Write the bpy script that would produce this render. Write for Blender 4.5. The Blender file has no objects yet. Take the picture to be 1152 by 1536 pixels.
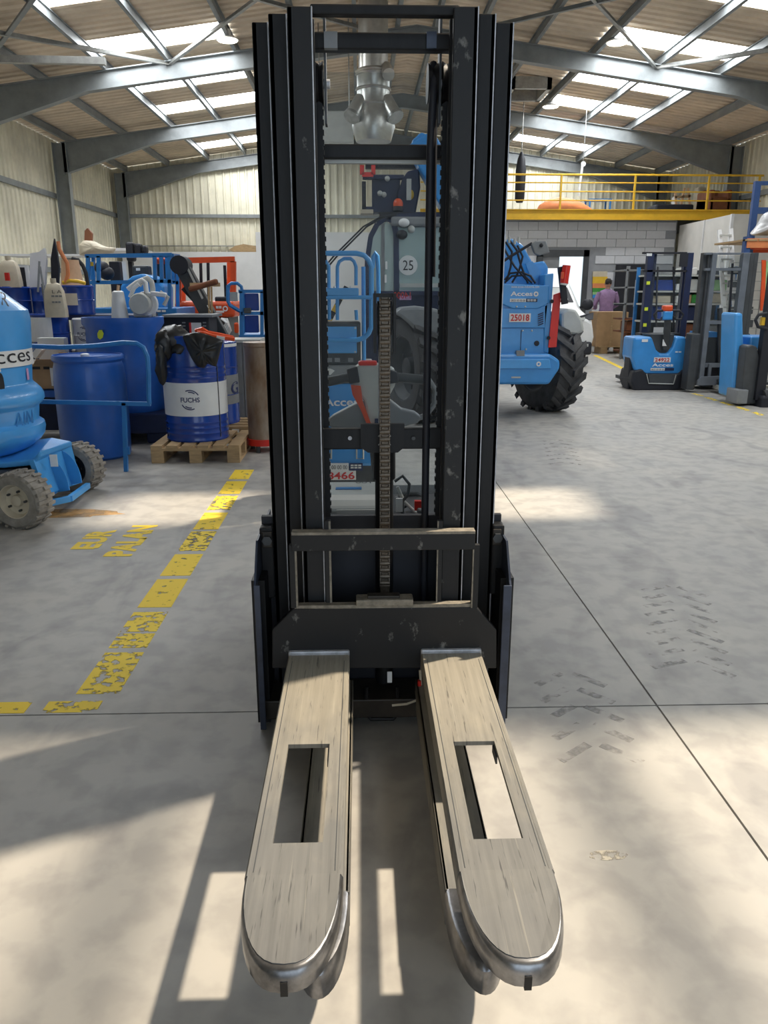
import bpy, bmesh, math, random
from mathutils import Vector, Matrix
R = random.Random(7)
sc = bpy.context.scene
col = sc.collection
# ---------------------------------------------------------------- camera
F, PITCH, YAW, H = 1150.0, math.radians(15.9), math.radians(1.7), 1.33
cam = bpy.data.cameras.new('camera'); camo = bpy.data.objects.new('camera', cam); col.objects.link(camo)
cam.sensor_fit = 'VERTICAL'; cam.sensor_height = 36.0; cam.lens = F/1536*36.0
cam.clip_start = .05; cam.clip_end = 200
camo.location = (0, 0, H); camo.rotation_euler = (math.radians(90)-PITCH, 0, -YAW)
sc.camera = camo
# ---------------------------------------------------------------- world, sun, exposure
w = bpy.data.worlds.new('world'); sc.world = w; w.use_nodes = True
bg = w.node_tree.nodes['Background']; bg.inputs[0].default_value = (.72, .86, 1.0, 1); bg.inputs[1].default_value = 1.4
sun = bpy.data.lights.new('sun', 'SUN'); suno = bpy.data.objects.new('sun', sun); col.objects.link(suno)
sun.energy = 9.0; sun.angle = math.radians(2.2); sun.color = (1.0, .86, .67)
SUND = Vector((-.66, -.30, -1)).normalized()
suno.rotation_euler = SUND.to_track_quat('-Z', 'Y').to_euler()
sc.view_settings.view_transform = 'Standard'; sc.view_settings.look = 'None'
sc.view_settings.exposure = 0.45; sc.view_settings.gamma = 1.0
try: sc.view_settings.use_curve_mapping = False
except Exception: pass
SKYLIGHT = 13.5        # daylight carried by the translucent roof lights
# ---------------------------------------------------------------- pixel helpers (1152 x 1536 frame)
def ray(x, y):
    a = (x-576)/F; b = (768-y)/F
    fy = math.cos(PITCH)+b*math.sin(PITCH); uz = -math.sin(PITCH)+b*math.cos(PITCH)
    return Vector((a*math.cos(YAW)+fy*math.sin(YAW), -a*math.sin(YAW)+fy*math.cos(YAW), uz))
def G(x, y, z=0.0):                     # where a pixel meets the level z
    r = ray(x, y); t = (z-H)/r.z
    return Vector((r.x*t, r.y*t, z))
def P(x, y, Y):                         # where a pixel meets the depth Y
    r = ray(x, y); t = Y/r.y
    return Vector((r.x*t, Y, H+r.z*t))
# ---------------------------------------------------------------- materials
MATS = {}
def mat(name, c, rough=.6, metal=0.0, var=.12, scale=6.0, bump=0.0, stretch=(1,1,1), c2=None, lo=.35, hi=.65, spec=.5, coat=0.0):
    m = bpy.data.materials.new(name); m.use_nodes = True; nt = m.node_tree; N = nt.nodes; L = nt.links
    b = N['Principled BSDF']; b.inputs['Roughness'].default_value = rough; b.inputs['Metallic'].default_value = metal
    b.inputs['Specular IOR Level'].default_value = spec
    if coat: b.inputs['Coat Weight'].default_value = coat
    if c2 is None: c2 = tuple(max(0, x*(1-var*2)) for x in c)
    tc = N.new('ShaderNodeTexCoord'); mp = N.new('ShaderNodeMapping'); mp.inputs['Scale'].default_value = stretch
    L.new(tc.outputs['Object'], mp.inputs[0])
    nz = N.new('ShaderNodeTexNoise'); nz.inputs['Scale'].default_value = scale; nz.inputs['Detail'].default_value = 8; nz.inputs['Roughness'].default_value = .65
    L.new(mp.outputs[0], nz.inputs['Vector'])
    rp = N.new('ShaderNodeValToRGB'); rp.color_ramp.elements[0].position = lo; rp.color_ramp.elements[1].position = hi
    rp.color_ramp.elements[0].color = (*c2, 1); rp.color_ramp.elements[1].color = (*c, 1)
    L.new(nz.outputs[0], rp.inputs[0]); L.new(rp.outputs[0], b.inputs['Base Color'])
    if bump:
        bp = N.new('ShaderNodeBump'); bp.inputs['Strength'].default_value = bump; bp.inputs['Distance'].default_value = .01
        L.new(nz.outputs[0], bp.inputs['Height']); L.new(bp.outputs[0], b.inputs['Normal'])
    MATS[name] = m; return m
def emat(name, c, s):
    m = bpy.data.materials.new(name); m.use_nodes = True; N = m.node_tree.nodes; N.clear()
    e = N.new('ShaderNodeEmission'); e.inputs[0].default_value = (*c, 1); e.inputs[1].default_value = s
    o = N.new('ShaderNodeOutputMaterial'); m.node_tree.links.new(e.outputs[0], o.inputs[0]); return m
def glass(name, c=(.8,.9,.88), haze=.12, clear=.8):
    m = bpy.data.materials.new(name); m.use_nodes = True; N = m.node_tree.nodes; L = m.node_tree.links
    b = N['Principled BSDF']; b.inputs['Base Color'].default_value = (*c, 1); b.inputs['Roughness'].default_value = .08
    t = N.new('ShaderNodeBsdfTransparent'); t.inputs[0].default_value = (*[.5+.5*x for x in c], 1)
    mx = N.new('ShaderNodeMixShader'); mx.inputs[0].default_value = 1-clear
    L.new(t.outputs[0], mx.inputs[1]); L.new(b.outputs[0], mx.inputs[2]); L.new(mx.outputs[0], N['Material Output'].inputs[0])
    return m
def worn(name, c, hole=.5, scale=30.0, soft=.04):   # floor paint flaked away in patches
    m = bpy.data.materials.new(name); m.use_nodes = True; N = m.node_tree.nodes; L = m.node_tree.links
    b = N['Principled BSDF']; b.inputs['Base Color'].default_value = (*c, 1); b.inputs['Roughness'].default_value = .7
    tc = N.new('ShaderNodeTexCoord'); nz = N.new('ShaderNodeTexNoise'); nz.inputs['Scale'].default_value = scale; nz.inputs['Detail'].default_value = 6
    L.new(tc.outputs['Object'], nz.inputs['Vector'])
    rp = N.new('ShaderNodeValToRGB'); rp.color_ramp.elements[0].position = hole-soft; rp.color_ramp.elements[1].position = hole+soft
    L.new(nz.outputs[0], rp.inputs[0])
    t = N.new('ShaderNodeBsdfTransparent'); mx = N.new('ShaderNodeMixShader')
    L.new(rp.outputs[0], mx.inputs[0]); L.new(t.outputs[0], mx.inputs[1]); L.new(b.outputs[0], mx.inputs[2]); L.new(mx.outputs[0], N['Material Output'].inputs[0])
    return m
def concrete():
    m = mat('concrete', (.42,.395,.35), .55, 0, 0, 1.1, .05, c2=(.33,.32,.305), lo=.3, hi=.7)
    nt = m.node_tree; N = nt.nodes; L = nt.links; b = N['Principled BSDF']
    base = [n for n in N if n.type == 'VALTORGB'][0]
    tc = [n for n in N if n.type == 'TEX_COORD'][0]
    n2 = N.new('ShaderNodeTexNoise'); n2.inputs['Scale'].default_value = 9; n2.inputs['Detail'].default_value = 10; n2.inputs['Distortion'].default_value = .2
    geo = N.new('ShaderNodeNewGeometry'); L.new(geo.outputs['Position'], n2.inputs['Vector'])
    r2 = N.new('ShaderNodeValToRGB'); r2.color_ramp.elements[0].position = .38; r2.color_ramp.elements[0].color = (.84,.84,.85,1)
    r2.color_ramp.elements[1].position = .56; r2.color_ramp.elements[1].color = (1.03,1.03,1.03,1)
    L.new(n2.outputs[0], r2.inputs[0])
    mx = N.new('ShaderNodeMix'); mx.data_type = 'RGBA'; mx.blend_type = 'MULTIPLY'; mx.inputs[0].default_value = 1
    L.new(base.outputs[0], mx.inputs[6]); L.new(r2.outputs[0], mx.inputs[7])
    # long drag marks
    mp = N.new('ShaderNodeMapping'); mp.inputs['Scale'].default_value = (1.2, .5, 1); mp.inputs['Rotation'].default_value = (0,0,.5)
    L.new(geo.outputs['Position'], mp.inputs[0])
    n3 = N.new('ShaderNodeTexNoise'); n3.inputs['Scale'].default_value = 2.6; n3.inputs['Detail'].default_value = 12; n3.inputs['Distortion'].default_value = .8
    L.new(mp.outputs[0], n3.inputs['Vector'])
    r3 = N.new('ShaderNodeValToRGB'); r3.color_ramp.elements[0].position = .34; r3.color_ramp.elements[0].color = (.78,.78,.80,1)
    r3.color_ramp.elements[1].position = .46; r3.color_ramp.elements[1].color = (1,1,1,1)
    L.new(n3.outputs[0], r3.inputs[0])
    m2 = N.new('ShaderNodeMix'); m2.data_type = 'RGBA'; m2.blend_type = 'MULTIPLY'; m2.inputs[0].default_value = 1
    L.new(mx.outputs[2], m2.inputs[6]); L.new(r3.outputs[0], m2.inputs[7]); L.new(m2.outputs[2], b.inputs['Base Color'])
    for n in N:
        if n.type == 'MAPPING' and n is not mp: L.new(geo.outputs['Position'], n.inputs[0])
    return m
def forkmat(name, cream, grey, y0, y1):     # dusty worn paint, cream at the heel and bare grey towards the tip, streaked lengthwise
    m = bpy.data.materials.new(name); m.use_nodes = True; N = m.node_tree.nodes; L = m.node_tree.links; b = N['Principled BSDF']; b.inputs['Roughness'].default_value = .5
    geo = N.new('ShaderNodeNewGeometry'); sx = N.new('ShaderNodeSeparateXYZ'); L.new(geo.outputs['Position'], sx.inputs[0])
    def noise(scale, st, det=8):
        mp = N.new('ShaderNodeMapping'); mp.inputs['Scale'].default_value = st; L.new(geo.outputs['Position'], mp.inputs[0])
        n = N.new('ShaderNodeTexNoise'); n.inputs['Scale'].default_value = scale; n.inputs['Detail'].default_value = det; n.inputs['Roughness'].default_value = .6; L.new(mp.outputs[0], n.inputs['Vector']); return n
    def ramp(src, p0, p1, c0, c1):
        r = N.new('ShaderNodeValToRGB'); r.color_ramp.elements[0].position = p0; r.color_ramp.elements[1].position = p1
        r.color_ramp.elements[0].color = (*c0, 1); r.color_ramp.elements[1].color = (*c1, 1); L.new(src, r.inputs[0]); return r
    def mix(a, c, mode, f=1.0):
        x = N.new('ShaderNodeMix'); x.data_type = 'RGBA'; x.blend_type = mode
        x.inputs[0].default_value = f if not hasattr(f, 'links') else 1
        if hasattr(f, 'links'): L.new(f, x.inputs[0])
        L.new(a, x.inputs[6]); L.new(c, x.inputs[7]); return x.outputs[2]
    mr = N.new('ShaderNodeMapRange'); mr.inputs[1].default_value = y0; mr.inputs[2].default_value = y1; L.new(sx.outputs[1], mr.inputs[0])
    ad = N.new('ShaderNodeMath'); ad.operation = 'MULTIPLY_ADD'; ad.inputs[1].default_value = .9; L.new(noise(9, (3,1.2,1)).outputs[0], ad.inputs[0])
    sb = N.new('ShaderNodeMath'); sb.operation = 'SUBTRACT'; sb.inputs[1].default_value = .45; L.new(mr.outputs[0], sb.inputs[0]); L.new(sb.outputs[0], ad.inputs[2])
    base = ramp(ad.outputs[0], .1, .9, grey, cream)
    st = ramp(noise(1, (110,3,1), 4).outputs[0], .35, .65, (.85,.85,.85), (1.07,1.07,1.07))
    sc_ = ramp(noise(1, (190,9,1), 3).outputs[0], .30, .37, (.42,.42,.44), (1,1,1))
    sw = ramp(noise(1, (130,2,1), 2).outputs[0], .66, .72, (0,0,0), (.07,.065,.05))
    c = mix(base.outputs[0], st.outputs[0], 'MULTIPLY'); c = mix(c, sc_.outputs[0], 'MULTIPLY'); c = mix(c, sw.outputs[0], 'ADD'); L.new(c, b.inputs['Base Color'])
    MATS[name] = m
concrete(); forkmat('fork_dusty_paint', (.285,.26,.21), (.15,.148,.14), 1.2, 1.9); forkmat('tip_wear', (.18,.177,.163), (.12,.12,.118), .9, 1.4)
mat('black_steel', (.012,.012,.013), .5, .0, 0, 9, .1, (3,3,.6), c2=(.007,.007,.008), spec=.3)
mat('scuffed_black', (.016,.016,.017), .5, 0, 0, 16, .1, (1,1,.7), c2=(.17,.165,.155), lo=.315, hi=.39, spec=.3)
mat('edge_steel', (.55,.56,.60), .45, .3, .2, 30)
mat('polished_steel', (.30,.30,.31), .3, .85, .3, 14)
mat('pale_edge', (.30,.265,.21), .7, 0, .25, 40)  # cream for pale strips; on the carriage top edges it carries sunlight
mat('navy_guard', (.045,.06,.10), .4, .2, .25, 8)
mat('brown_steel', (.05,.04,.03), .5, .2, .3, 8)
mat('chain_steel', (.16,.13,.10), .45, .6, .3, 60)
mat('rubber', (.035,.035,.037), .8, 0, .2, 20, .2)
mat('dusty_rubber', (.34,.31,.27), .85, 0, .2, 14, .2)
mat('tyre_rubber', (.075,.075,.078), .8, 0, .25, 8, .2)
mat('light_grey', (.52,.53,.50), .45, 0, .08, 5)
mat('mid_grey', (.24,.25,.26), .5, 0, .1, 5)
mat('dark_grey', (.06,.065,.07), .5, 0, .15, 6)
mat('mast_grey', (.17,.19,.22), .45, .2, .12, 6)
mat('sky_blue', (.045,.29,.70), .35, 0, .07, 4, coat=.3)
mat('pale_blue', (.07,.36,.80), .35, 0, .06, 4, coat=.3)
mat('deep_blue', (.018,.125,.50), .42, 0, .12, 3, coat=.2)
mat('drum_blue', (.010,.055,.33), .25, 0, .1, 3, coat=.4)
mat('navy', (.012,.022,.075), .5, 0, .15, 5)
mat('rack_blue', (.035,.085,.24), .45, 0, .1, 6)
mat('rail_blue', (.03,.20,.52), .4, 0, .1, 6)
mat('orange_red', (.75,.085,.015), .4, 0, .1, 5)
mat('red', (.72,.03,.02), .35, 0, .08, 5)
mat('salmon', (.80,.27,.10), .5, 0, .1, 4)
mat('white', (.78,.78,.77), .45, 0, .04, 6)
mat('panel_white', (.74,.74,.74), .6, 0, .05, 2)
mat('cream', (.66,.58,.44), .6, 0, .12, 5)
mat('peach', (.72,.46,.28), .6, 0, .12, 5)
mat('ink', (.012,.013,.02), .6, 0, .05)
mat('logo_navy', (.02,.03,.11), .5, 0, .05)
mat('plate_red', (.60,.03,.03), .6, 0, .05)
mat('yellow', (.82,.50,.03), .5, 0, .08, 5)
mat('neon_yellow', (.75,.85,.05), .5, 0, .05)
mat('pallet_wood', (.52,.35,.18), .75, 0, .16, 9, .1, (1,6,6))
mat('cardboard', (.46,.29,.15), .8, 0, .1, 5)
mat('rust_tube', (.40,.33,.26), .5, .4, .25, 5, .05, (1,1,.4), c2=(.22,.13,.07))
mat('bag_black', (.018,.018,.019), .35, 0, .2, 12, .3)
mat('wall_sheet', (.88,.83,.66), .55, .1, .12, 1.2)
mat('roof_sheet', (.80,.66,.50), .8, 0, .14, 1.0)
mat('frame_steel', (.29,.31,.315), .5, .2, .12, 3)
mat('galvanised', (.42,.42,.40), .4, .6, .15, 10)
mat('duct_metal', (.58,.57,.53), .32, .75, .12, 8)
mat('block_paint', (.68,.69,.72), .8, 0, .07, 3, .1)
mat('mortar', (.33,.34,.36), .9, 0, .08, 4)
mat('brown_sofa', (.22,.075,.03), .7, 0, .15, 5)
mat('purple_cloth', (.30,.19,.34), .85, 0, .12, 12)
mat('jeans', (.04,.05,.09), .85, 0, .12, 12)
mat('skin', (.45,.25,.17), .6, 0, .06, 8)
mat('hair', (.018,.012,.009), .8, 0, .2, 30)
mat('pink_cloth', (.62,.36,.62), .8, 0, .12, 8)
mat('green_cloth', (.30,.55,.25), .8, 0, .12, 8)
mat('green', (.05,.30,.05), .7, 0, .12, 8)
mat('hoarding_beige', (.62,.60,.56), .7, 0, .06, 3)
mat('plastic_film', (.42,.42,.42), .3, 0, .2, 6, .3)
GLASS = glass('window_glass', (.55,.68,.66), clear=.55)
PANE = glass('acrylic_pane', (.75,.8,.82), clear=.97)
LENS = emat('lamp_glow', (1,.93,.78), 4.0)
def skymat():       # translucent sheet: lets the sun through and glows with the sky above it
    m = bpy.data.materials.new('roof_light'); m.use_nodes = True; N = m.node_tree.nodes; L = m.node_tree.links; N.clear()
    e = N.new('ShaderNodeEmission'); e.inputs[0].default_value = (.93,.97,1,1); e.inputs[1].default_value = 7.0
    t = N.new('ShaderNodeBsdfTransparent'); mx = N.new('ShaderNodeMixShader'); mx.inputs[0].default_value = .6
    o = N.new('ShaderNodeOutputMaterial')
    L.new(e.outputs[0], mx.inputs[1]); L.new(t.outputs[0], mx.inputs[2]); L.new(mx.outputs[0], o.inputs[0]); return m
SKY = skymat()
SKYF = emat('roof_light_frosted', (.93,.97,1), SKYLIGHT)
LINE = worn('line_paint', (.88,.62,.03), .36, 22)
LINEW = worn('line_paint_worn', (.88,.64,.04), .455, 26)
STAIN = worn('orange_dust', (.62,.38,.16), .52, 7, .25)
SCRAPE = worn('pale_scrape', (.55,.50,.40), .52, 40, .06)
SKID = worn('tyre_print', (.30,.29,.28), .58, 18, .12)
# ---------------------------------------------------------------- mesh builder
class MB:
    def __init__(s): s.v = []; s.f = []
    def add(s, vs, fs):
        o = len(s.v); s.v += [Vector(v) for v in vs]; s.f += [[i+o for i in f] for f in fs]; return s
    def box(s, x0, x1, y0, y1, z0, z1):
        return s.add([(x0,y0,z0),(x1,y0,z0),(x1,y1,z0),(x0,y1,z0),(x0,y0,z1),(x1,y0,z1),(x1,y1,z1),(x0,y1,z1)],
                     [(3,2,1,0),(4,5,6,7),(0,1,5,4),(1,2,6,5),(2,3,7,6),(3,0,4,7)])
    def obox(s, p0, p1, w, h, up=(0,0,1)):      # bar from p0 to p1, w wide, h tall
        p0 = Vector(p0); p1 = Vector(p1); d = (p1-p0).normalized(); u = Vector(up)
        if abs(d.dot(u)) > .98: u = Vector((0,1,0))
        a = d.cross(u).normalized(); b = a.cross(d).normalized(); vs = []
        for p in (p0, p1):
            for i, j in ((-1,-1),(1,-1),(1,1),(-1,1)): vs.append(p+a*(i*w/2)+b*(j*h/2))
        return s.add(vs, [(3,2,1,0),(4,5,6,7),(0,1,5,4),(1,2,6,5),(2,3,7,6),(3,0,4,7)])
    def ring(s, c, d, r, n, ref=None):
        d = Vector(d).normalized(); u = Vector(ref) if ref else (Vector((0,0,1)) if abs(d.z) < .9 else Vector((1,0,0)))
        a = d.cross(u).normalized(); b = a.cross(d).normalized()
        return [Vector(c)+a*(r*math.cos(2*math.pi*i/n))+b*(r*math.sin(2*math.pi*i/n)) for i in range(n)]
    def loft(s, rings, caps=True, closed=False):
        n = len(rings[0]); vs = [v for r in rings for v in r]; fs = []; m = len(rings)
        for k in range(m if closed else m-1):
            k2 = (k+1) % m
            for i in range(n): fs.append((k*n+i, k*n+(i+1) % n, k2*n+(i+1) % n, k2*n+i))
        if caps and not closed: fs.append(tuple(range(n-1,-1,-1))); fs.append(tuple((m-1)*n+i for i in range(n)))
        return s.add(vs, fs)
    def cyl(s, p0, p1, r, r2=None, n=16):
        p0 = Vector(p0); p1 = Vector(p1); d = p1-p0
        return s.loft([s.ring(p0, d, r, n), s.ring(p1, d, r if r2 is None else r2, n)])
    def tube(s, pts, r, n=8, closed=False):
        pts = [Vector(p) for p in pts]; rs = []; m = len(pts); ref = None
        for i, p in enumerate(pts):
            a = pts[(i-1) % m] if (closed or i) else p; b = pts[(i+1) % m] if (closed or i < m-1) else p
            d = (b-a).normalized()
            if ref is None: ref = Vector((0,0,1)) if abs(d.z) < .9 else Vector((1,0,0))
            x = d.cross(ref).normalized(); ref = x.cross(d).normalized(); rr = r[i] if isinstance(r, (list,tuple)) else r
            rs.append([p+x*(rr*math.cos(2*math.pi*k/n))+ref*(rr*math.sin(2*math.pi*k/n)) for k in range(n)])
        return s.loft(rs, not closed, closed)
    def lathe(s, prof, o=(0,0,0), ax=(0,0,1), n=24, closed=False):   # prof: (radius, height along axis)
        o = Vector(o); ax = Vector(ax).normalized()
        return s.loft([s.ring(o+ax*h, ax, max(r, .0005), n) for r, h in prof], not closed, closed)
    def prism(s, poly, a, b, ax='y'):                 # poly in the two other axes
        f = {'y': lambda p, t: (p[0], t, p[1]), 'x': lambda p, t: (t, p[0], p[1]), 'z': lambda p, t: (p[0], p[1], t)}[ax]
        n = len(poly); vs = [f(p, a) for p in poly]+[f(p, b) for p in poly]
        return s.add(vs, [tuple(range(n)), tuple(range(2*n-1, n-1, -1))]+[(i, i+n, (i+1) % n+n, (i+1) % n) for i in range(n)])
    def ball(s, c, rx, ry=None, rz=None, n=14, m=8):
        ry = ry or rx; rz = rz or rx; rs = []
        for k in range(m+1):
            t = -math.pi/2+math.pi*k/m; q = max(math.cos(t), .01)
            rs.append([Vector(c)+Vector((rx*q*math.cos(2*math.pi*i/n), ry*q*math.sin(2*math.pi*i/n), rz*math.sin(t))) for i in range(n)])
        return s.loft(rs)
    def pbox(s, x0, y0, x1, y1, Y, dep):              # box whose front face fills a pixel rectangle at depth Y
        a = P(x0, (y0+y1)/2, Y); b = P(x1, (y0+y1)/2, Y); t = P((x0+x1)/2, y0, Y); u = P((x0+x1)/2, y1, Y)
        return s.box(a.x, b.x, Y, Y+dep, u.z, t.z)
    def build(s, name, m, parent=None, smooth=False, bevel=0.0, seg=2):
        me = bpy.data.meshes.new(name); o = Vector(parent['_o']) if parent is not None and '_o' in parent else Vector((0,0,0))
        me.from_pydata([tuple(v-o) for v in s.v], [], s.f); me.validate()
        bm = bmesh.new(); bm.from_mesh(me); bmesh.ops.recalc_face_normals(bm, faces=bm.faces); bm.to_mesh(me); bm.free()
        if smooth:
            for p in me.polygons: p.use_smooth = True
            me.set_sharp_from_angle(angle=math.radians(38))
        me.materials.append(MATS[m] if isinstance(m, str) else m)
        ob = bpy.data.objects.new(name, me); col.objects.link(ob)
        if parent is not None: ob.parent = parent; ob['_o'] = tuple(o)
        if bevel:
            md = ob.modifiers.new('bevel', 'BEVEL'); md.width = bevel; md.segments = seg; md.limit_method = 'ANGLE'
        return ob
def tag(o, label, cat, group=None):
    o['label'] = label; o['category'] = cat
    if group: o['group'] = group
    return o
def thing(name, loc, label, cat, group=None):
    o = bpy.data.objects.new(name, None); col.objects.link(o); o.location = loc; o['_o'] = tuple(loc); o.empty_display_size = .1
    return tag(o, label, cat, group)
def solo(mb, name, m, label, cat, group=None, smooth=False, bevel=0.0):   # a thing that is one mesh, origin at its base
    lo = [min(v[i] for v in mb.v) for i in range(3)]; hi = [max(v[i] for v in mb.v) for i in range(3)]
    c = Vector(((lo[0]+hi[0])/2, (lo[1]+hi[1])/2, lo[2])); mb.v = [v-c for v in mb.v]
    o = mb.build(name, m, None, smooth, bevel); o.location = c; o['_o'] = tuple(c)
    return tag(o, label, cat, group)
def struct(mb, name, m, parent=None, smooth=False, bevel=0.0):
    o = mb.build(name, m, parent, smooth, bevel)
    if parent is None: o['kind'] = 'structure'
    return o
def dupe(o, loc, label=None, group=None):
    d = Vector(loc)
    def cp(a, par):
        c = a.copy(); col.objects.link(c); c.parent = par
        for ch in [x for x in bpy.data.objects if x.parent == a and x is not c]: cp(ch, c)
        return c
    c = cp(o, None); c.location = d
    if label: c['label'] = label
    if group: c['group'] = group
    return c
def text(s, ctr, wd, ht, right, up, m, parent, name='lettering', warp=None, bold=0.0):
    cu = bpy.data.curves.new('t', 'FONT'); cu.body = s; cu.offset = bold; cu.resolution_u = 3
    t = bpy.data.objects.new('t', cu); col.objects.link(t); bpy.context.view_layer.update()
    me = bpy.data.meshes.new_from_object(t.evaluated_get(bpy.context.evaluated_depsgraph_get()))
    bpy.data.objects.remove(t); bpy.data.curves.remove(cu)
    xs = [v.co.x for v in me.vertices]; ys = [v.co.y for v in me.vertices]
    right = Vector(right).normalized(); up = Vector(up).normalized(); ctr = Vector(ctr)
    o = Vector(parent['_o']) if parent is not None and '_o' in parent else Vector((0,0,0))
    for v in me.vertices:
        a = ((v.co.x-min(xs))/(max(xs)-min(xs))-.5)*wd; b = ((v.co.y-min(ys))/(max(ys)-min(ys))-.5)*ht
        v.co = (warp(a, b) if warp else ctr+right*a+up*b)-o
    me.name = name; me.materials.clear(); me.materials.append(MATS[m] if isinstance(m, str) else m)
    ob = bpy.data.objects.new(name, me); col.objects.link(ob)
    if parent is not None: ob.parent = parent; ob['_o'] = tuple(o)
    return ob
XR, ZU = (1,0,0), (0,0,1)
def ptext(s, x0, y0, x1, y1, Y, m, parent, name='lettering', bold=0.0):   # upright lettering filling a pixel rectangle
    c = P((x0+x1)/2, (y0+y1)/2, Y); wd = (P(x1,(y0+y1)/2,Y)-P(x0,(y0+y1)/2,Y)).length; ht = (P(x0,y0,Y)-P(x0,y1,Y)).length
    return text(s, c, wd, ht, XR, ZU, m, parent, name, bold=bold)
def bars(x0, y0, x1, y1, Y, m, parent, n=2, rows=1):       # print too small to read: plain dashes of ink
    mb = MB(); h = (y1-y0)/rows; w_ = (x1-x0)/n
    for r in range(rows):
        for k in range(n): mb.pbox(x0+w_*k, y0+h*r, x0+w_*(k+.8), y0+h*(r+.62), Y, .002)
    return mb.build('printed_line', m, parent)
def pl(x0, y0, x1, y1, Y, m, parent, name, dep=.006, bevel=0):           # thin plate, sticker or label
    return MB().pbox(x0, y0, x1, y1, Y, dep).build(name, m, parent, bevel=bevel)
# ================================================================ the building
XM, X0, X1, YB, YF = 1.08, -7.75, 9.91, 26.15, -4.0
def zt(x): return 6.07-.135*abs(x-XM)            # top of the rafters
def zr(x): return zt(x)+.185                     # underside of the roof sheets
FRY = (26, 21, 16, 11, 6, 1, -3.8)
fl = struct(MB().box(X0-.3, X1+.3, YF-.3, YB+.2, -.25, -.012), 'floor', 'mortar')
fl['_o'] = (0,0,0)
gx = [X0-.3, -4.6, .984, 6.4, X1+.3]; gy = [YF-.3, 2.27, 9.6, 17.2, YB+.2]
for i in range(4):
    for j in range(4):
        g = .0035
        MB().box(gx[i]+g, gx[i+1]-g, gy[j]+g, gy[j+1]-g, -.15, 0).build('slab', 'concrete', fl)
# floor markings: a worn dashed line and two stencilled words
for (p1, p0, wn) in ((705,719,0),(722,741,0),(744,765,1),(769,794,0),(797,826,1),(831,863,0),(868,910,0),(917,946,1),(949,970,1),(977,1038,1)):
    MB().box(-.993, -.845, G(330,p0).y, G(330,p1).y, 0, .0012).build('line_dash', LINEW if wn else LINE, fl)
for (x0, x1) in ((-1.065,-.885),(-1.42,-1.12),(-1.85,-1.50)):
    MB().box(x0, x1, 2.283, 2.355, 0, .0012).build('line_dash', LINEW if x0 > -1.2 else LINE, fl)
a = G(165,833); b = G(232,787)
text('PALAN', (G(198,810)+Vector((0,0,.0014))), (b-a).length, .15, (0,1,0), (-1,0,0), LINE, fl, 'floor_lettering', bold=.05)
a = G(122,825); b = G(160,793)
text('EUR', (G(142,809)+Vector((0,0,.0014))), (b-a).length*.9, .15, (0,1,0), (-1,0,0), LINE, fl, 'floor_lettering', bold=.05)
yl = [(1040,590),(1060,596),(1082,603),(1105,610),(1130,618),(1150,625)]
for k in range(5):
    p = G(*yl[k]); q = G(yl[k+1][0]-7, yl[k+1][1]-2); MB().obox(p, q, .07, .002).build('line_dash', LINEW, fl)
MB().obox(G(893,533), G(962,566), .10, .002).build('line_dash', LINE, fl)
c = G(95,770); MB().prism([(c.x+.34*math.cos(t*.4)*(1+.25*math.sin(3*t)), c.y+.10*math.sin(t*.4)) for t in range(16)], 0, .0008, 'z').build('orange_stain', STAIN, fl)
c = G(912,1283); MB().prism([(c.x+.05*math.cos(t*.5), c.y+.018*math.sin(t*.5)) for t in range(12)], 0, .0008, 'z').build('pale_scrape', SCRAPE, fl)
# tyre prints on the concrete
def prints(p0, p1, n, wd):
    p0 = G(*p0); p1 = G(*p1); d = (p1-p0); nn = Vector((-d.y, d.x, 0)).normalized(); mb = MB()
    for k in range(n):
        c = p0+d*(k/n)
        for s_ in (-1, 1): mb.obox(c+nn*(.02*s_), c+nn*(wd*s_)+d.normalized()*.09, .03, .0016)
    return mb.build('tyre_print', SKID, fl)
prints((835,660), (850,700), 7, .13); prints((1010,880), (1040,1010), 9, .14); prints((850,1010), (905,1150), 5, .12)
# ---- sheeted walls: vertical trapezoid ribs
def sheet(mb, p0, p1, z0, z1, inward, pitch=.235, hgt=.035):
    p0 = Vector(p0); p1 = Vector(p1); d = p1-p0; n = int(d.length/pitch); prof = []
    for k in range(n+1):
        for t, h in ((0,0),(.62,0),(.74,1),(.90,1),(1.0,0)):
            if k == n and t > 0: break
            prof.append((p0+d*((k+t)/n)+Vector(inward)*(h*hgt)))
    vs = []; fs = []
    for p in prof: vs += [(p.x,p.y,z0),(p.x,p.y,z1(p.x) if callable(z1) else z1)]
    for i in range(len(prof)-1): fs.append((2*i,2*i+2,2*i+3,2*i+1))
    return mb.add(vs, fs)
def wall(name, p0, p1, z0, z1, inward, thick):
    mb = sheet(MB(), p0, p1, z0, z1, inward)
    o = struct(mb, name, 'wall_sheet'); md = o.modifiers.new('solid', 'SOLIDIFY'); md.thickness = .003; return o
wl = wall('wall_left', (X0,YF,0), (X0,YB,0), 0, 5.06, (1,0,0), .01)
wr = wall('wall_right', (X1,YF,0), (X1,YB,0), 0, 5.06, (-1,0,0), .01)
wb = wall('wall_back', (X0,YB,0), (X1,YB,0), 0, lambda x: zr(x)-.01, (0,-1,0), .01)
wf = struct(sheet(MB(), (X0,YF,0), (-1.6,YF,0), 0, lambda x: zr(x)-.01, (0,1,0)), 'wall_front_unseen', 'wall_sheet')  # unseen end wall with doorway, added to limit daylight on the mast
sheet_ = sheet(sheet(MB(), (5.2,YF,0), (X1,YF,0), 0, lambda x: zr(x)-.01, (0,1,0)), (-1.6,YF,0), (5.2,YF,0), 4.1, lambda x: zr(x)-.01, (0,1,0))
struct(sheet_, 'wall_sheeting', 'wall_sheet', wf)
gi = MB()
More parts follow.
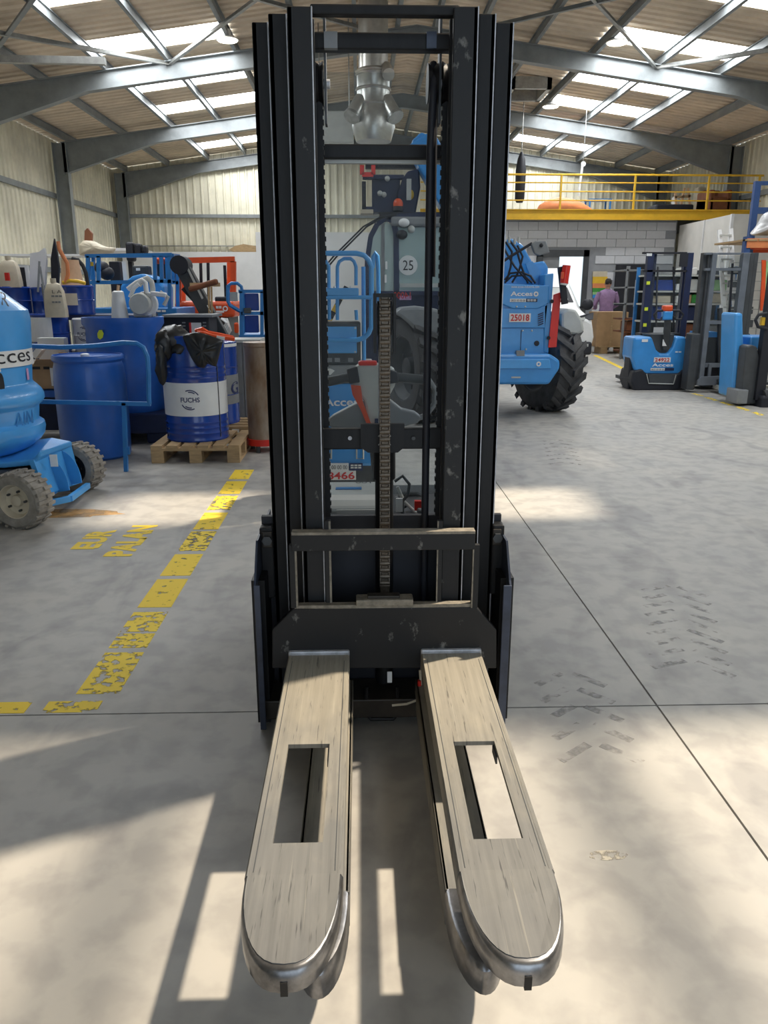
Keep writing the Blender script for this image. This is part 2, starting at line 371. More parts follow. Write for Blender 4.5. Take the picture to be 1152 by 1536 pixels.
for z in (1.9, 3.7): gi.box(X0+.04, X0+.10, YF, YB, z-.06, z+.06)
struct(gi, 'girt', 'frame_steel', wl)
gi = MB()
for z in (1.9, 3.7): gi.box(X1-.10, X1-.04, YF, YB, z-.06, z+.06)
struct(gi, 'girt', 'frame_steel', wr)
struct(MB().box(X0, X1, YB-.13, YB-.04, 3.64, 3.74), 'girt', 'frame_steel', wb)
struct(MB().box(X0+.3, -1.0, YB-.10, YB-.05, 2.78, 2.81), 'girt', 'galvanised', wb)
# ---- portal frames
def ibeam_rafter(Y):
    mb = MB()
    for s in (-1, 1):
        xs = [XM+s*t for t in (0, 2.0, 6.1, 8.45)]; dep = [.30,.30,.30,.72]
        top = [(x, zt(x)) for x in xs]; bot = [(x, zt(x)-d) for x, d in zip(xs, dep)]
        mb.prism(top+bot[::-1], Y-.008, Y+.008)
        for line in (top, bot):
            for k in range(3):
                (xa,za),(xb,zb) = line[k], line[k+1]; mb.prism([(xa,za),(xb,zb),(xb,zb-.016),(xa,za-.016)], Y-.09, Y+.09)
    return mb
k = 0
for Y in FRY:
    struct(ibeam_rafter(Y), 'roof_rafter', 'frame_steel')
    for x in (-7.42, 9.58):
        mb = MB().box(x-.17, x-.155, Y-.1, Y+.1, 0, 4.92).box(x+.155, x+.17, Y-.1, Y+.1, 0, 4.92).box(x-.16, x+.16, Y-.008, Y+.008, 0, 4.92)
        struct(mb, 'steel_column', 'frame_steel')
# ---- purlins
PUR = (.35, 1.15, 2.2, 3.35, 4.60, 5.75, 7.0, 8.3)
for s in (-1, 1):
    for t in PUR:
        x = XM+s*t; z = zt(x)
        struct(MB().box(x-.035, x+.035, YF, YB-.05, z+.005, z+.018).box(x-.006, x+.006, YF, YB-.05, z, z+.17).box(x-.035, x+.035, YF, YB-.05, z+.155, z+.168), 'purlin', 'frame_steel')
# ---- wind bracing rods and angles under the roof
def brace(p, q, wd=.06, m='galvanised'):
    struct(MB().obox(p, q, wd, .012).obox(Vector(p)+Vector((0,0,.03)), Vector(q)+Vector((0,0,.03)), .012, wd), 'wind_brace', m)
def rp(x, Y, d=.06): return Vector((x, Y, zt(x)-d))
zb_ = -.05
brace(rp(-7.3,11), rp(-3.5,16), .07); brace(rp(-7.3,16), rp(-3.5,11), .07, 'frame_steel')
brace(rp(-3.5,16), rp(.4,11), .06); brace(rp(-3.5,11), rp(.4,16), .06)
brace(rp(9.3,11), rp(5.6,16), .07); brace(rp(5.6,11), rp(9.3,16), .06)
brace(rp(5.6,16), rp(1.8,11), .06); brace(rp(5.6,11), rp(1.8,16), .06, 'frame_steel')
struct(MB().obox(P(-40,88,13.2), P(158,92,13.2), .1, .1), 'tie_bar', 'galvanised')
# ---- roof sheets with openings, roof lights in them
LITES = [(1.75,3.85,2.2),(6.12,6.95,2.2),(7.55,8.35,4.42),(10.0,10.8,4.42),(12.55,13.35,4.42),(14.95,15.78,4.42),(17.75,18.45,4.42),(19.65,20.55,4.42),(22.1,22.5,4.42),(24.25,25.15,4.42)]  # nearest two rows unseen, placed and sized to cast the sun patches
mb = MB()
def roofsheet(mb, s, t0, t1, y0, y1):
    n = max(1, round((y1-y0)/.24)); ys = []
    for k in range(n):
        for t, h in ((0,0),(.5,0),(.62,1),(.88,1)): ys.append((y0+(y1-y0)*(k+t)/n, h*.035))
    ys.append((y1,0)); vs = []; fs = []
    for y, h in ys: vs += [(XM+s*t0, y, zr(XM+s*t0)+h), (XM+s*t1, y, zr(XM+s*t1)+h)]
    for i in range(len(ys)-1): fs.append((2*i, 2*i+1, 2*i+3, 2*i+2))
    mb.add(vs, fs)
prev = YF
for (a, b, xin) in LITES+[(YB+.05, YB+.05, 0)]:
    for s in (-1, 1): roofsheet(mb, s, 0, 8.85, prev, a)
    if xin:
        for s in (-1, 1):
            t0 = xin-XM if s > 0 or xin > 4 else 3.34
            t0 = max(t0, 1.12)
            if xin < 4 and s < 0: roofsheet(mb, s, 0, 8.85, a, b); continue
            roofsheet(mb, s, 0, t0, a, b); roofsheet(mb, s, 5.76, 8.85, a, b)
    prev = b
rf = struct(mb, 'ceiling', 'roof_sheet'); md = rf.modifiers.new('solid', 'SOLIDIFY'); md.thickness = .004; md.offset = 1
wn = 0
for (a, b, xin) in LITES:
    for s in ((-1, 1) if xin > 4 else (1,)):
        t0 = max(xin-XM if s > 0 or xin > 4 else 3.34, 1.12); cuts = [t0, (3.4 if a < 5 else 4.15) if xin < 3 else 4.57, 5.76]
        for q in range(2):
            wn += 1; ta, tb = cuts[q]+.01, cuts[q+1]-.01; xa, xb = XM+s*ta, XM+s*tb
            m_ = MB().add([(xa,a,zr(xa)+.012),(xb,a,zr(xb)+.012),(xb,b,zr(xb)+.012),(xa,b,zr(xa)+.012)], [(0,1,2,3)])
            struct(m_, 'window_%d' % wn, SKY if a < 7 and s > 0 and (a < 5 or q == 0) else SKYF)
# smoke vent frame in the right slope
mb = MB()
for (x0, x1, y0, y1) in ((3.3,4.2,18.45,18.55),(3.3,4.2,19.55,19.65),(3.3,3.4,18.45,19.65),(4.1,4.2,18.45,19.65)): mb.box(x0, x1, y0, y1, 5.62, 5.86)
vent = tag(mb.build('roof_vent', 'galvanised'), 'square metal smoke vent frame fixed under the right roof slope', 'roof vent')
# ---- white lower linings, mezzanine, block wall, office
wn += 1
struct(MB().box(X0+.25, -2.4, YB-.45, YB-.18, 0, 2.6), 'trim_1', 'panel_white')
a = P(383,348,24); b = P(660,348,24)
struct(MB().box(a.x, 1.4, 24, 24.12, 0, a.z), 'trim_2', 'panel_white')
MY = 20.0; mx0, mx1 = P(630,320,MY).x, X1-.05
mz = struct(MB().box(mx0, mx1, MY+.02, YB-.2, 3.12, 3.26), 'trim_3', 'mid_grey')
struct(MB().box(mx0, mx1, MY-.10, MY-.02, 3.07, 3.31).box(mx0, mx1, MY-.16, MY-.10, 3.29, 3.31).box(mx0, mx1, MY-.16, MY-.10, 3.07, 3.09), 'trim_4', 'yellow')
wbk = struct(MB().box(mx0, 8.0, MY+.35, MY+.5, 0, 3.12), 'wall_block', 'mortar'); wbk['_o'] = (0,0,0)
bl = MB().box(-.243, .243, -.012, .03, .004, .194).build('block', 'block_paint', wbk); blm = bl.data; first = True
WINR = (P(806,375,MY+.33), P(878,452,MY+.33)); DOORR = (P(924,397,MY+.33), P(975,397,MY+.33))
for r in range(15):
    for c in range(13):
        x = mx0+.25+c*.5+(.25 if r % 2 else 0); z = .06+r*.2
        if x+.24 > 8.0 or (WINR[0].x-.20 < x < WINR[1].x+.20 and z < WINR[0].z) or (DOORR[0].x-.22 < x < DOORR[1].x+.22 and z < DOORR[0].z): continue
        o = bl if first else bl.copy()
        if not first: col.objects.link(o)
        first = False; o.location = (x, MY+.34, z)
# dark framed glazed doorway behind the van, dark door beside the person
d1 = struct(MB().box(WINR[0].x, WINR[0].x+.14, MY+.25, MY+.36, 0, WINR[0].z).box(WINR[1].x-.14, WINR[1].x, MY+.25, MY+.36, 0, WINR[0].z).box(WINR[0].x, WINR[1].x, MY+.25, MY+.36, WINR[0].z-.16, WINR[0].z), 'door_1', 'dark_grey')
xm = P(843,400,MY).x
struct(MB().box(WINR[0].x+.14, xm, MY+.30, MY+.33, 0, WINR[0].z-.16), 'door_leaf', 'mid_grey', d1)
struct(MB().box(xm, WINR[1].x-.14, MY+.30, MY+.31, 0, WINR[0].z-.16), 'pane', emat('lit_room_window', (.75,.9,1), 1.0), d1)
d2 = struct(MB().box(DOORR[0].x, DOORR[1].x, MY+.27, MY+.34, 0, DOORR[0].z), 'door_2', 'ink')
struct(MB().obox((DOORR[0].x+.1, MY+.24, 1.05), (DOORR[0].x+.22, MY+.24, 1.05), .03, .03), 'door_handle', 'galvanised', d2)
of = struct(MB().box(8.05, X1-.2, 17.4, MY+.3, 0, 2.98), 'wall_office', 'hoarding_beige')
struct(MB().box(8.02, 8.05, 18.8, 18.83, 0, 2.98).box(8.0, 8.06, 17.38, 17.44, 0, 2.98), 'panel_joint', 'panel_white', of)
# mezzanine railing
rl = thing('mezzanine_railing', (mx0, MY-.05, 3.3), 'yellow four-bar steel railing along the edge of the mezzanine floor', 'railing')
for z in (3.52, 3.72, 3.92, 4.10): MB().cyl((mx0, MY-.05, z), (mx1, MY-.05, z), .016 if z < 4 else .024, n=8).build('rail', 'yellow', rl, True)
for px in (700, 840, 950, 1060, 1135):
    x = P(px,290,MY).x; MB().box(x-.02, x+.02, MY-.09, MY-.04, 3.2, 4.1).build('post', 'yellow', rl)
def lamp(px, py, Y, lab):
    c = P(px, py, Y); zt_ = zr(c.x); t = thing('pendant_lamp', c, lab, 'lamp')
    MB().cyl((c.x,c.y,c.z+.16), (c.x,c.y,zt_), .006, n=6).build('cord', 'ink', t)
    MB().lathe([(.03,.18),(.06,.16),(.07,.08),(.19,.02),(.20,0)], c, n=20).build('shade', 'white', t, True)
    MB().lathe([(.18,.004),(.17,-.015),(.08,-.03)], c, n=20).build('diffuser', LENS, t, True)
lamp(341, 60, 15.2, 'round pendant lamp hanging under the left roof slope beside a roof light')
lamp(926, 64, 15.1, 'round pendant lamp hanging under the right roof slope, the nearer of two there')
lamp(826, 160, 19.7, 'round pendant lamp hanging beside the metal roof vent')
# silver ventilation duct drop
c = P(560, 130, 14); t = thing('ventilation_duct', (c.x, 14, P(560,213,14).z), 'silver ventilation duct dropping from the roof with two short side branches', 'duct')
z = lambda y: P(560, y, 14).z
r = .24
MB().lathe([(r,0),(r,zr(c.x)-z(110))], (c.x,14,z(110)), n=24).build('upper_pipe', 'duct_metal', t, True)
MB().lathe([(.29,z(213)),(.36,z(190)),(.30,z(165)),(.27,z(158)),(.27,z(112)),(.30,z(108)),(.24,z(104))], (c.x,14,0), n=24).build('lower_pipe', 'duct_metal', t, True)
for y in (20, 60, 112, 135, 158): MB().lathe([(.255 if y < 100 else .285,-.02),(.265 if y < 100 else .295,0),(.255 if y < 100 else .285,.02)], (c.x,14,z(y)), n=24).build('seam_ring', 'duct_metal', t, True)
for s in (-1, 1):
    p = Vector((c.x+s*.2, 13.9, z(152))); q = Vector((c.x+s*.34, 13.75, z(178))); MB().cyl(p, q, .12, n=14).build('branch', 'duct_metal', t, True)
    MB().cyl(q, q+(q-p).normalized()*.05, .14, n=14).build('collar', 'galvanised', t, True)
p = Vector((c.x+.2, 13.9, z(104))); q = P(583, 112, 13.7); MB().cyl(p, q, .10, n=14).build('branch', 'duct_metal', t, True)
t = thing('ceiling_unit', P(503,215,15.5), 'pale grey square air unit hanging beside the silver duct', 'air unit')
MB().pbox(474,166,530,214,15.5,.5).build('casing', 'light_grey', t, bevel=.02)
a = P(480,168,15.7); b = P(524,168,15.7)
for q in (a, b): MB().cyl((q.x,15.7,q.z), (q.x,15.7,zr(q.x)), .012, n=6).build('hanger_rod', 'galvanised', t)
# ================================================================ the pallet stacker in front
CX = .066
st = thing('pallet_stacker', (CX, 2.3, 0), 'black triple-mast pallet stacker with two dusty worn forks in the foreground', 'pallet stacker')
def chan(x0, x1, yf, out, z0, z1, m, edge):        # rolled channel: front flange, web on the outer side, rear flange
    mb = MB().box(x0, x1, yf, yf+.014, z0, z1).box(x0, x1, yf+.085, yf+.1, z0, z1)
    xw = x0 if out < 0 else x1-.014
    mb.box(xw, xw+.014, yf, yf+.1, z0, z1)
    o = mb.build('mast_channel', m, st, bevel=.003)
    xe = x1 if out < 0 else x1
    if edge:
        MB().box(xe-.003, xe, yf-.0012, yf+.010, z0, z1).build('worn_edge', 'edge_steel', o)
    return o
yI, yM, yO = 2.15, 2.215, 2.28
def X(px, Y, py=410): return P(px, py, Y).x
for (x0, x1, yf, s, z0) in ((393,416,yO,-1,.05),(416,442,yM,-1,.10),(442,477,yI,-1,.16),(731,756,yO,1,.05),(707,731,yM,1,.10),(672,707,yI,1,.16)):
    chan(X(x0,yf), X(x1,yf), yf, s, z0, P((x0+x1)/2, {yO:33,yM:20,yI:9}[yf], yf).z, 'scuffed_black' if yf == yI else 'black_steel', True)
xl, xr = X(477,yI), X(672,yI)
def bar(y0, y1, Y, dep, x0=470, x1=680, m='black_steel', name='mast_crossbar'):
    return MB().pbox(x0, y0, x1, y1, Y, dep).build(name, m, st, bevel=.004)
bar(6, 22, yI+.02, .03, 465, 690)
o = bar(48, 74, yM+.05, .04, 470, 682)
for (a, b, m) in ((486,506,'mid_grey'),(640,655,'navy_guard')): MB().pbox(a, 47, b, 72, yM+.04, .02).build('mounting_block', m, o)
o = bar(216, 238, yO+.10, .03, 472, 672); pl(476,238,664,245,yO+.12,'light_grey',o,'underside_strip',.02)
o = bar(643, 674, yM+.06, .03, 478, 672)
for px in (525, 544, 601, 620):
    c = P(px, 657, yM+.056); MB().cyl(c, c-Vector((0,.006,0)), .006, n=10).build('bolt', 'edge_steel' if px == 525 else 'dark_grey', o)
# lift cylinder with its bracket, pulley and lift chain
yC = yM+.03
xc = P(577, 660, yC).x
mb = MB().prism([(P(541,637,yC).x,P(577,637,yC).z),(P(607,637,yC).x,P(577,637,yC).z),(P(607,668,yC).x,P(577,672,yC).z),(P(597,680,yC).x,P(577,680,yC).z),(P(552,680,yC).x,P(577,680,yC).z),(P(541,672,yC).x,P(577,672,yC).z)], yC+.01, yC+.03)
mb.build('cylinder_bracket', 'black_steel', st)
cy = MB().cyl((xc, yC+.04, .05), (xc, yC+.04, P(577,722,yC).z), .028, n=20).build('lift_cylinder', 'black_steel', st, True)
MB().cyl((xc, yC+.04, P(577,722,yC).z), (xc, yC+.04, P(577,642,yC).z), .034, n=20).build('cylinder_head', 'black_steel', cy, True)
for y in (655, 668): MB().lathe([(.0345,-.003),(.036,0),(.0345,.003)], (xc, yC+.04, P(577,y,yC).z), n=20).build('retaining_ring', 'edge_steel', cy, True)
MB().cyl((xc, yC+.05, P(577,642,yC).z), (xc, yC+.05, P(577,470,yC).z), .018, n=14).build('piston_rod', 'edge_steel', cy, True)
yCh = yC-.015
zp = P(577,478,yCh).z; pr = .05
pu = MB().lathe([(pr*.6,-.02),(pr*1.0,-.02),(pr*.86,-.012),(pr*.86,.012),(pr*1.0,.02),(pr*.6,.02)], (xc, yCh+pr, zp), (1,0,0), 24).build('chain_pulley', 'dark_grey', st, True)
for s in (-1, 1): MB().box(xc+s*.028-.004, xc+s*.028+.004, yCh, yCh+.09, P(577,530,yCh).z, P(577,440,yCh).z).build('pulley_cheek', 'black_steel', pu)
MB().box(xc-.03, xc+.03, yCh+.02, yCh+.07, P(577,446,yCh).z, P(577,440,yCh).z).build('pulley_cap', 'black_steel', pu)
lk = MB(); w_ = .0135
for s in (-1, 1): lk.cyl((s*w_-.002,0,-.0085), (s*w_+.002,0,-.0085), .0095, n=10).cyl((s*w_-.002,0,.0085), (s*w_+.002,0,.0085), .0095, n=10).box(s*w_-.002, s*w_+.002, -.007, .007, -.009, .009)
lk.cyl((-.015,0,0), (.015,0,0), .0098, n=12).box(-.009,.009,-.006,.006,-.0115,.0115)
lo = lk.build('chain_link', 'chain_steel', None, True); lo.parent = st; lm = lo.data
z1c, z0c = zp, P(577,880,yCh).z; pitch = .0215; n = int((z1c-z0c)/pitch)
path = [Vector((xc, yCh+pr-pr*1.02*math.cos(t), zp+pr*1.02*math.sin(t))) for t in (.35,.75,1.15,1.55)]+[Vector((xc, yCh, z1c-k*pitch)) for k in range(n+1)]
for k, p in enumerate(path):
    o = lo if k == 0 else lo.copy()
    if k: col.objects.link(o)
    o.parent = st; o.location = p-Vector(st['_o'])
MB().box(xc-.014, xc+.014, yCh-.012, yCh+.012, P(577,893,yCh).z, P(577,876,yCh).z).build('chain_anchor', 'chain_steel', st, bevel=.002)
# side chains and guide edges running inside the inner channels
for s, px in ((-1, 484), (1, 664)):
    mb = MB(); x = P(px, 410, yM+.09).x; z0, z1 = .66, P(px, 130, yM+.09).z; k = 0
    while z0 < z1:
        mb.box(x-.009-(.003 if k % 2 else 0), x+.009+(.003 if k % 2 else 0), yM+.085, yM+.10, z0, z0+.0125); z0 += .0125; k += 1
    mb.build('side_chain', 'black_steel', st)
    c = Vector((x, yM+.10, P(px,125,yM+.09).z)); hp = MB().lathe([(.02,-.012),(.055,-.012),(.047,0),(.055,.012),(.02,.012)], c, (1,0,.0), 24).build('side_pulley', 'black_steel', st, True)
    MB().cyl(c-Vector((.03,0,0)), c+Vector((.03,0,0)), .012, n=10).build('axle', 'edge_steel', hp, True)
    MB().box(c.x-s*.018-.003, c.x-s*.018+.003, c.y-.02, c.y+.03, c.z-.10, c.z+.16).build('pulley_arm', 'dark_grey', hp)
# hydraulic hose over the right pulley
xh = P(643, 400, yM+.06).x; pts = [(xh, yM+.06, .25)]+[(xh, yM+.06, z) for z in (.6,1.0,1.4,1.7)]; zz = P(645,120,yM+.06).z
pts += [(xh+.004, yM+.06, zz-.05), (xh+.006, yM+.065, zz), (xh+.008, yM+.10, zz+.045), (xh+.012, yM+.135, zz+.03), (xh+.014, yM+.14, zz-.1), (xh+.016, yM+.14, zz-.5)]
MB().tube(pts, .0115, 10).build('hydraulic_hose', 'ink', st, True)
c = Vector((xh+.006, yM+.10, zz)); MB().lathe([(.02,-.014),(.05,-.014),(.04,0),(.05,.014),(.02,.014)], c, (1,0,0), 24).build('hose_pulley', 'black_steel', st, True)
# clear screen behind the mast
MB().box(xl-.02, xr+.02, 2.42, 2.425, .70, 1.93).build('screen_pane', PANE, st)
# fork carriage with load backrest
yP = 2.105
def pp(px, py, Y=yP): q = P(px, py, Y); return (q.x, q.z)
mb = MB().prism([pp(442,911), pp(715,911), pp(745,945), pp(745,1003), pp(408,1003), pp(408,945)], yP, yP+.025)
ca = mb.build('carriage_plate', 'scuffed_black', st, bevel=.004)
MB().pbox(442,907,715,912,yP,.024).build('lit_top_edge', 'pale_edge', ca)  # sunlit top edge painted in as a cream strip
MB().pbox(534,900,620,910,yP-.008,.05).build('anchor_block', 'pale_edge', ca, bevel=.004)
MB().pbox(551,894,600,901,yP+.004,.03).build('anchor_block', 'brown_steel', ca, bevel=.003)
br = MB().pbox(437,802,713,826,yP-.01,.02).build('backrest_bar', 'scuffed_black', st, bevel=.002)
MB().pbox(437,798,713,802,yP-.01,.034).build('lit_top_edge', 'pale_edge', br)  # sunlight along the bar's top, put into a cream strip
for a, b, y0, y1, d in ((435,446,818,912,-.004),(708,718,818,912,-.004),(488,497,782,909,.02),(655,663,782,909,.02)):
    o = MB().pbox(a, y0, b, y1, yP+d, .018).build('backrest_upright', 'scuffed_black', st)
    MB().pbox((b-3) if a < 500 else a, y0, b if a < 500 else a+2, y1, yP+d-.0015, .003).build('pale_edge', 'pale_edge', o)  # pale strip down one edge of each upright
# forks
def fork(s):
    cx_ = CX+s*.1985; hw = .0915; zt_ = .29; yr, yt, ye = yP, 1.175, .985
    tip = [(hw*math.cos(t)**.80, yt-(yt-ye)*math.sin(t)) for t in [math.pi/2*k/10 for k in range(11)]]
    outer = [(hw, yr)]+tip[:-1]+[(0.0, ye)]+[(-x, y) for x, y in tip[:-1][::-1]]+[(-hw, yr)]
    def inset(d): return [(x*(1-d/hw), y+(d if y < 1.13 else 0)*(0.3+.7*(1.135-y)/.18)) for x, y in outer]
    def droop(y): return -.008*max(0, (1.16-y)/.17)**1.7
    hx0, hx1, hy0, hy1 = -.049*1.0, .050, 1.278, 1.622
    # deck between root and tip, one plate with the window cut through it
    q = hw-.004; xs_, ys_ = [-q,hx0,hx1,q], [1.19,hy0,hy1,yr]; deck = MB(); vs = []; fs = []
    for z in (zt_, zt_-.011):
        for y in ys_:
            for x in xs_: vs.append((cx_+x, y, z))
    cells = [(i_, j_) for i_ in range(3) for j_ in range(3) if (i_, j_) != (1, 1)]
    for i_, j_ in cells:
        a = j_*4+i_; fs += [(a,a+1,a+5,a+4), (16+a+4,16+a+5,16+a+1,16+a)]
    for a, b in ((5,6),(6,10),(10,9),(9,5)): fs.append((a,b,b+16,a+16))
    for a, b in ((0,3),(15,12)): fs.append((a,b,b+16,a+16))
    f = deck.add(vs, fs).build('fork', 'fork_dusty_paint', st)
    for sx in (-1, 1):
        MB().prism([(cx_+sx*(hw-.008), zt_-.045),(cx_+sx*hw, zt_-.045),(cx_+sx*hw, zt_-.006),(cx_+sx*(hw-.004), zt_+.0005),(cx_+sx*(hw-.010), zt_+.0005)], 1.19, yr).build('fork_skirt', 'fork_dusty_paint', f)
        MB().prism([(cx_+sx*(hw-.016), zt_),(cx_+sx*(hw-.0145), zt_),(cx_+sx*(hw-.0145), zt_+.0006),(cx_+sx*(hw-.016), zt_+.0006)], 1.2, yr-.05).build('scratch_line', 'dark_grey', f)
    MB().box(cx_+hx1-.004, cx_+hx1, hy1-.05, hy1, zt_-.03, zt_-.011).build('window_tab', 'dark_grey', f)
    # rounded tip
    out = [(x, y) for x, y in outer if y <= 1.176]; out = [(hw,1.192)]+out+[(-hw,1.192)]
    def rg(k, z): return [Vector((cx_+x*k, 1.192-(1.192-y)*(k if y < 1.18 else 1), zt_+z+droop(y))) for x, y in out]
    tp = MB().loft([rg(.95,-.050), rg(1,-.042), rg(1,-.020), rg(.985,-.008), rg(.965,-.002), rg(.94,.0)]).build('fork_tip', 'polished_steel', f, True)
    out2 = [Vector((cx_+x*.935, 1.192-(1.192-y)*(.925 if y < 1.18 else 1), zt_+.0012+droop(y)*.9)) for x, y in out]
    n_ = len(out2); MB().add(out2+[v-Vector((0,0,.004)) for v in out2], [tuple(range(n_)), tuple(range(2*n_-1,n_-1,-1))]+[(i,(i+1)%n_,n_+(i+1)%n_,n_+i) for i in range(n_)]).build('tip_face', 'tip_wear', tp)
    MB().box(cx_-.006, cx_+.006, .983, 1.0, .235, .262).build('tip_notch', 'black_steel', tp)
    # vertical heel behind the root, and the rounded root weld
    MB().box(cx_-hw, cx_+hw, yr-.012, yr+.004, zt_-.06, zt_+.012).build('root_weld', 'edge_steel', f, bevel=.005)
    # support leg below, set inwards of the fork
    xi, xo = cx_-s*.100, cx_+s*.012; xa_, xb_ = min(xi,xo), max(xi,xo); mc = (xi+xo)/2; lw = (xb_-xa_)/2
    lg = MB().box(xa_, xb_, 1.30, 2.2, .138, .15).box(xa_, xa_+.010, 1.30, 2.2, .06, .15).box(xb_-.010, xb_, 1.30, 2.2, .06, .15).build('support_leg', 'fork_dusty_paint', st, bevel=.003)
    o2 = [(xi, 1.302)]+[(mc-s*(lw*math.cos(t)), 1.30-.19*math.sin(t)**.9) for t in [math.pi*k/18 for k in range(1,18)]]+[(xo, 1.302)]
    def lr(k, z): return [Vector((mc+(x-mc)*k, 1.302-(1.302-y)*k, z)) for x, y in o2]
    MB().loft([lr(1,.085), lr(1,.138), lr(.95,.148), lr(.85,.151)]).build('leg_tip', 'polished_steel', lg, True)
    wh = MB().cyl((mc-.036,1.36,.041), (mc+.036,1.36,.041), .041, n=20).build('load_roller', 'cream', lg, True)
    MB().cyl((mc-lw+.005,1.36,.066), (mc+lw-.005,1.36,.066), .010, n=10).build('roller_axle', 'dark_grey', wh, True)
    MB().box(mc-.03, mc+.03, 1.235, 1.285, 0.0, .09).build('front_skid', 'cream', lg, bevel=.006)
    for k in range(2): MB().box(mc-.004, mc-.001, 1.36+k*.16, 1.47+k*.16, .15, .1515).build('leg_slot', 'ink', lg)
fork(-1); fork(1)
# base frame, guards and brackets
xa, xb = P(395,1000,2.2).x, P(752,1000,2.2).x
bs = MB().box(xa, xb, 2.16, 2.30, .035, .10).build('base_beam', 'brown_steel', st, bevel=.004)
MB().box(xa, xb, 2.31, 2.33, .04, .66).build('base_panel', 'ink', st)
for s, x in ((-1, xa), (1, xb)): MB().box(x-.02, x+.02, 2.17, 2.5, .02, .5).build('base_cheek', 'black_steel', st)
ub = MB().tube([P(550,1030,2.17)+Vector((0,0,0)), P(549,1070,2.17), P(556,1078,2.17), P(590,1078,2.17), P(597,1070,2.17), P(596,1030,2.17)], .007, 8).build('retaining_bracket', 'black_steel', st, True)
MB().tube([P(588,1058,2.16), P(610,1056,2.16), P(626,1050,2.16), P(632,1035,2.16), P(630,1005,2.16)], .004, 8).build('oil_pipe', 'cream', st, True)
c = P(629,1025,2.155); MB().cyl(c-Vector((0,0,.01)), c+Vector((0,0,.01)), .006, n=10).build('pipe_fitting', 'red', st, True)
pl(581,1008,588,1024,2.165,'white',st,'label_sticker',.004)
MB().tube([P(x,y,2.157) for x, y in ((541,1099),(545,1095),(548,1099),(551,1095),(553,1098),(558,1094))], .0016, 6).build('chalk_mark', 'pale_edge', st)
for s, (a, b, y0, y1, gx0, gx1) in ((-1,(391,411,792,868,385,398)),(1,(737,755,788,862,747,761))):
    Yg = 2.26
    o = MB().pbox(a, y0, b, y1+30, Yg, .05).build('mast_bracket', 'black_steel', st, bevel=.006)
    MB().pbox(a+2, y0+6, b-3, y0+30, Yg-.006, .006).build('bracket_pad', 'brown_steel', o, bevel=.003)
    c = P((a+b)/2, y0+18, Yg-.006); MB().cyl(c, c-Vector((0,.012,0)), .016, n=6).build('bolt', 'dark_grey', o)
    # side guard: bent plate standing beside the mast, down to the floor
    q0 = P(gx0+(2 if s < 0 else 0), 1000, 2.12).x; q1 = P(gx1, 1000, 2.12).x
    zt1, zt0 = P(gx0, 872, 2.12).z, .03
    x_out, x_in = (q0, q1-.004) if s < 0 else (q1, q0+.004)
    g = MB().prism([(2.115,zt0),(2.115,zt1-.01),(2.125,zt1),(2.20,zt1+.10),(2.55,zt1+.10),(2.55,zt0)], min(x_out, x_out-s*.006), max(x_out, x_out-s*.006), 'x').build('side_guard', 'navy_guard', st)
    MB().box(min(x_out,x_in), max(x_out,x_in), 2.109, 2.115, zt0, zt1-.01).build('guard_lip', 'navy_guard', g, bevel=.002)
# body seen through the mast: hood, covers, cables
bd = MB().box(xa+.01, xb-.01, 2.52, 3.10, .09, .57).build('body', 'dark_grey', st, bevel=.03)
hz = P(540,723,2.86).z; hx0, hx1 = P(480,760,2.62).x, P(589,760,2.62).x
hd = MB().prism([(2.56,.50),(2.56,P(540,762,2.56).z),(2.60,P(540,750,2.60).z),(2.86,hz+.0),(3.02,P(540,724,3.02).z),(3.05,.50)], hx0-.12, hx1, 'x').build('hood', 'light_grey', st, bevel=.012)
sl = Vector((0, 2.86-2.60, hz-P(540,750,2.60).z)).normalized()
def onhood(px, py):
    r = ray(px, py); n_ = Vector((1,0,0)).cross(sl); p0 = Vector((0,2.60,P(540,750,2.60).z)); t = (p0-Vector((0,0,H))).dot(n_)/r.dot(n_)
    return Vector((0,0,H))+r*t+n_*(.0015 if n_.z > 0 else -.0015)
q = onhood(555,722); text('100', onhood(545,724), .058, .028, (-1,0,0), -sl, 'ink', hd, 'hood_lettering')
c = onhood(523,733); n_ = Vector((1,0,0)).cross(sl); MB().obox(c-Vector((.048,0,0)), c+Vector((.048,0,0)), .030, .003, n_).build('hood_sticker', 'rail_blue', hd)
MB().obox(c+n_*.002-Vector((.03,0,0)), c+n_*.002+Vector((.035,0,0)), .008, .002, n_).build('printed_line', 'pale_blue', hd)
pl(505,765,570,790,2.555,'hoarding_beige',hd,'hood_panel',.006)
rb = [((592,722),(604,714),(614,726),(612,742),(604,752)), ((594,745),(602,760),(608,775),(600,788)), ((596,730),(606,752),(622,768),(640,780)), ((598,765),(612,758),(626,772),(630,792))]
for k, cc in enumerate(rb): MB().tube([P(x, y, 2.62+.02*k) for x, y in cc]+[P(cc[-1][0], 800, 2.60)], .006, 8).build('battery_cable', ['dark_grey','mid_grey','light_grey','ink'][k], st, True)
pl(594,748,604,768,2.60,'white',st,'charger_tag',.01); MB().pbox(622,752,632,766,2.62,.02).build('connector', 'red', st); MB().pbox(626,764,640,786,2.60,.03).build('connector', 'mid_grey', st, bevel=.005)
mb = MB().tube([P(600,742,2.9), P(625,742,2.9), P(655,758,2.85)], .012, 8).build('battery_strap', 'dark_grey', st, True)
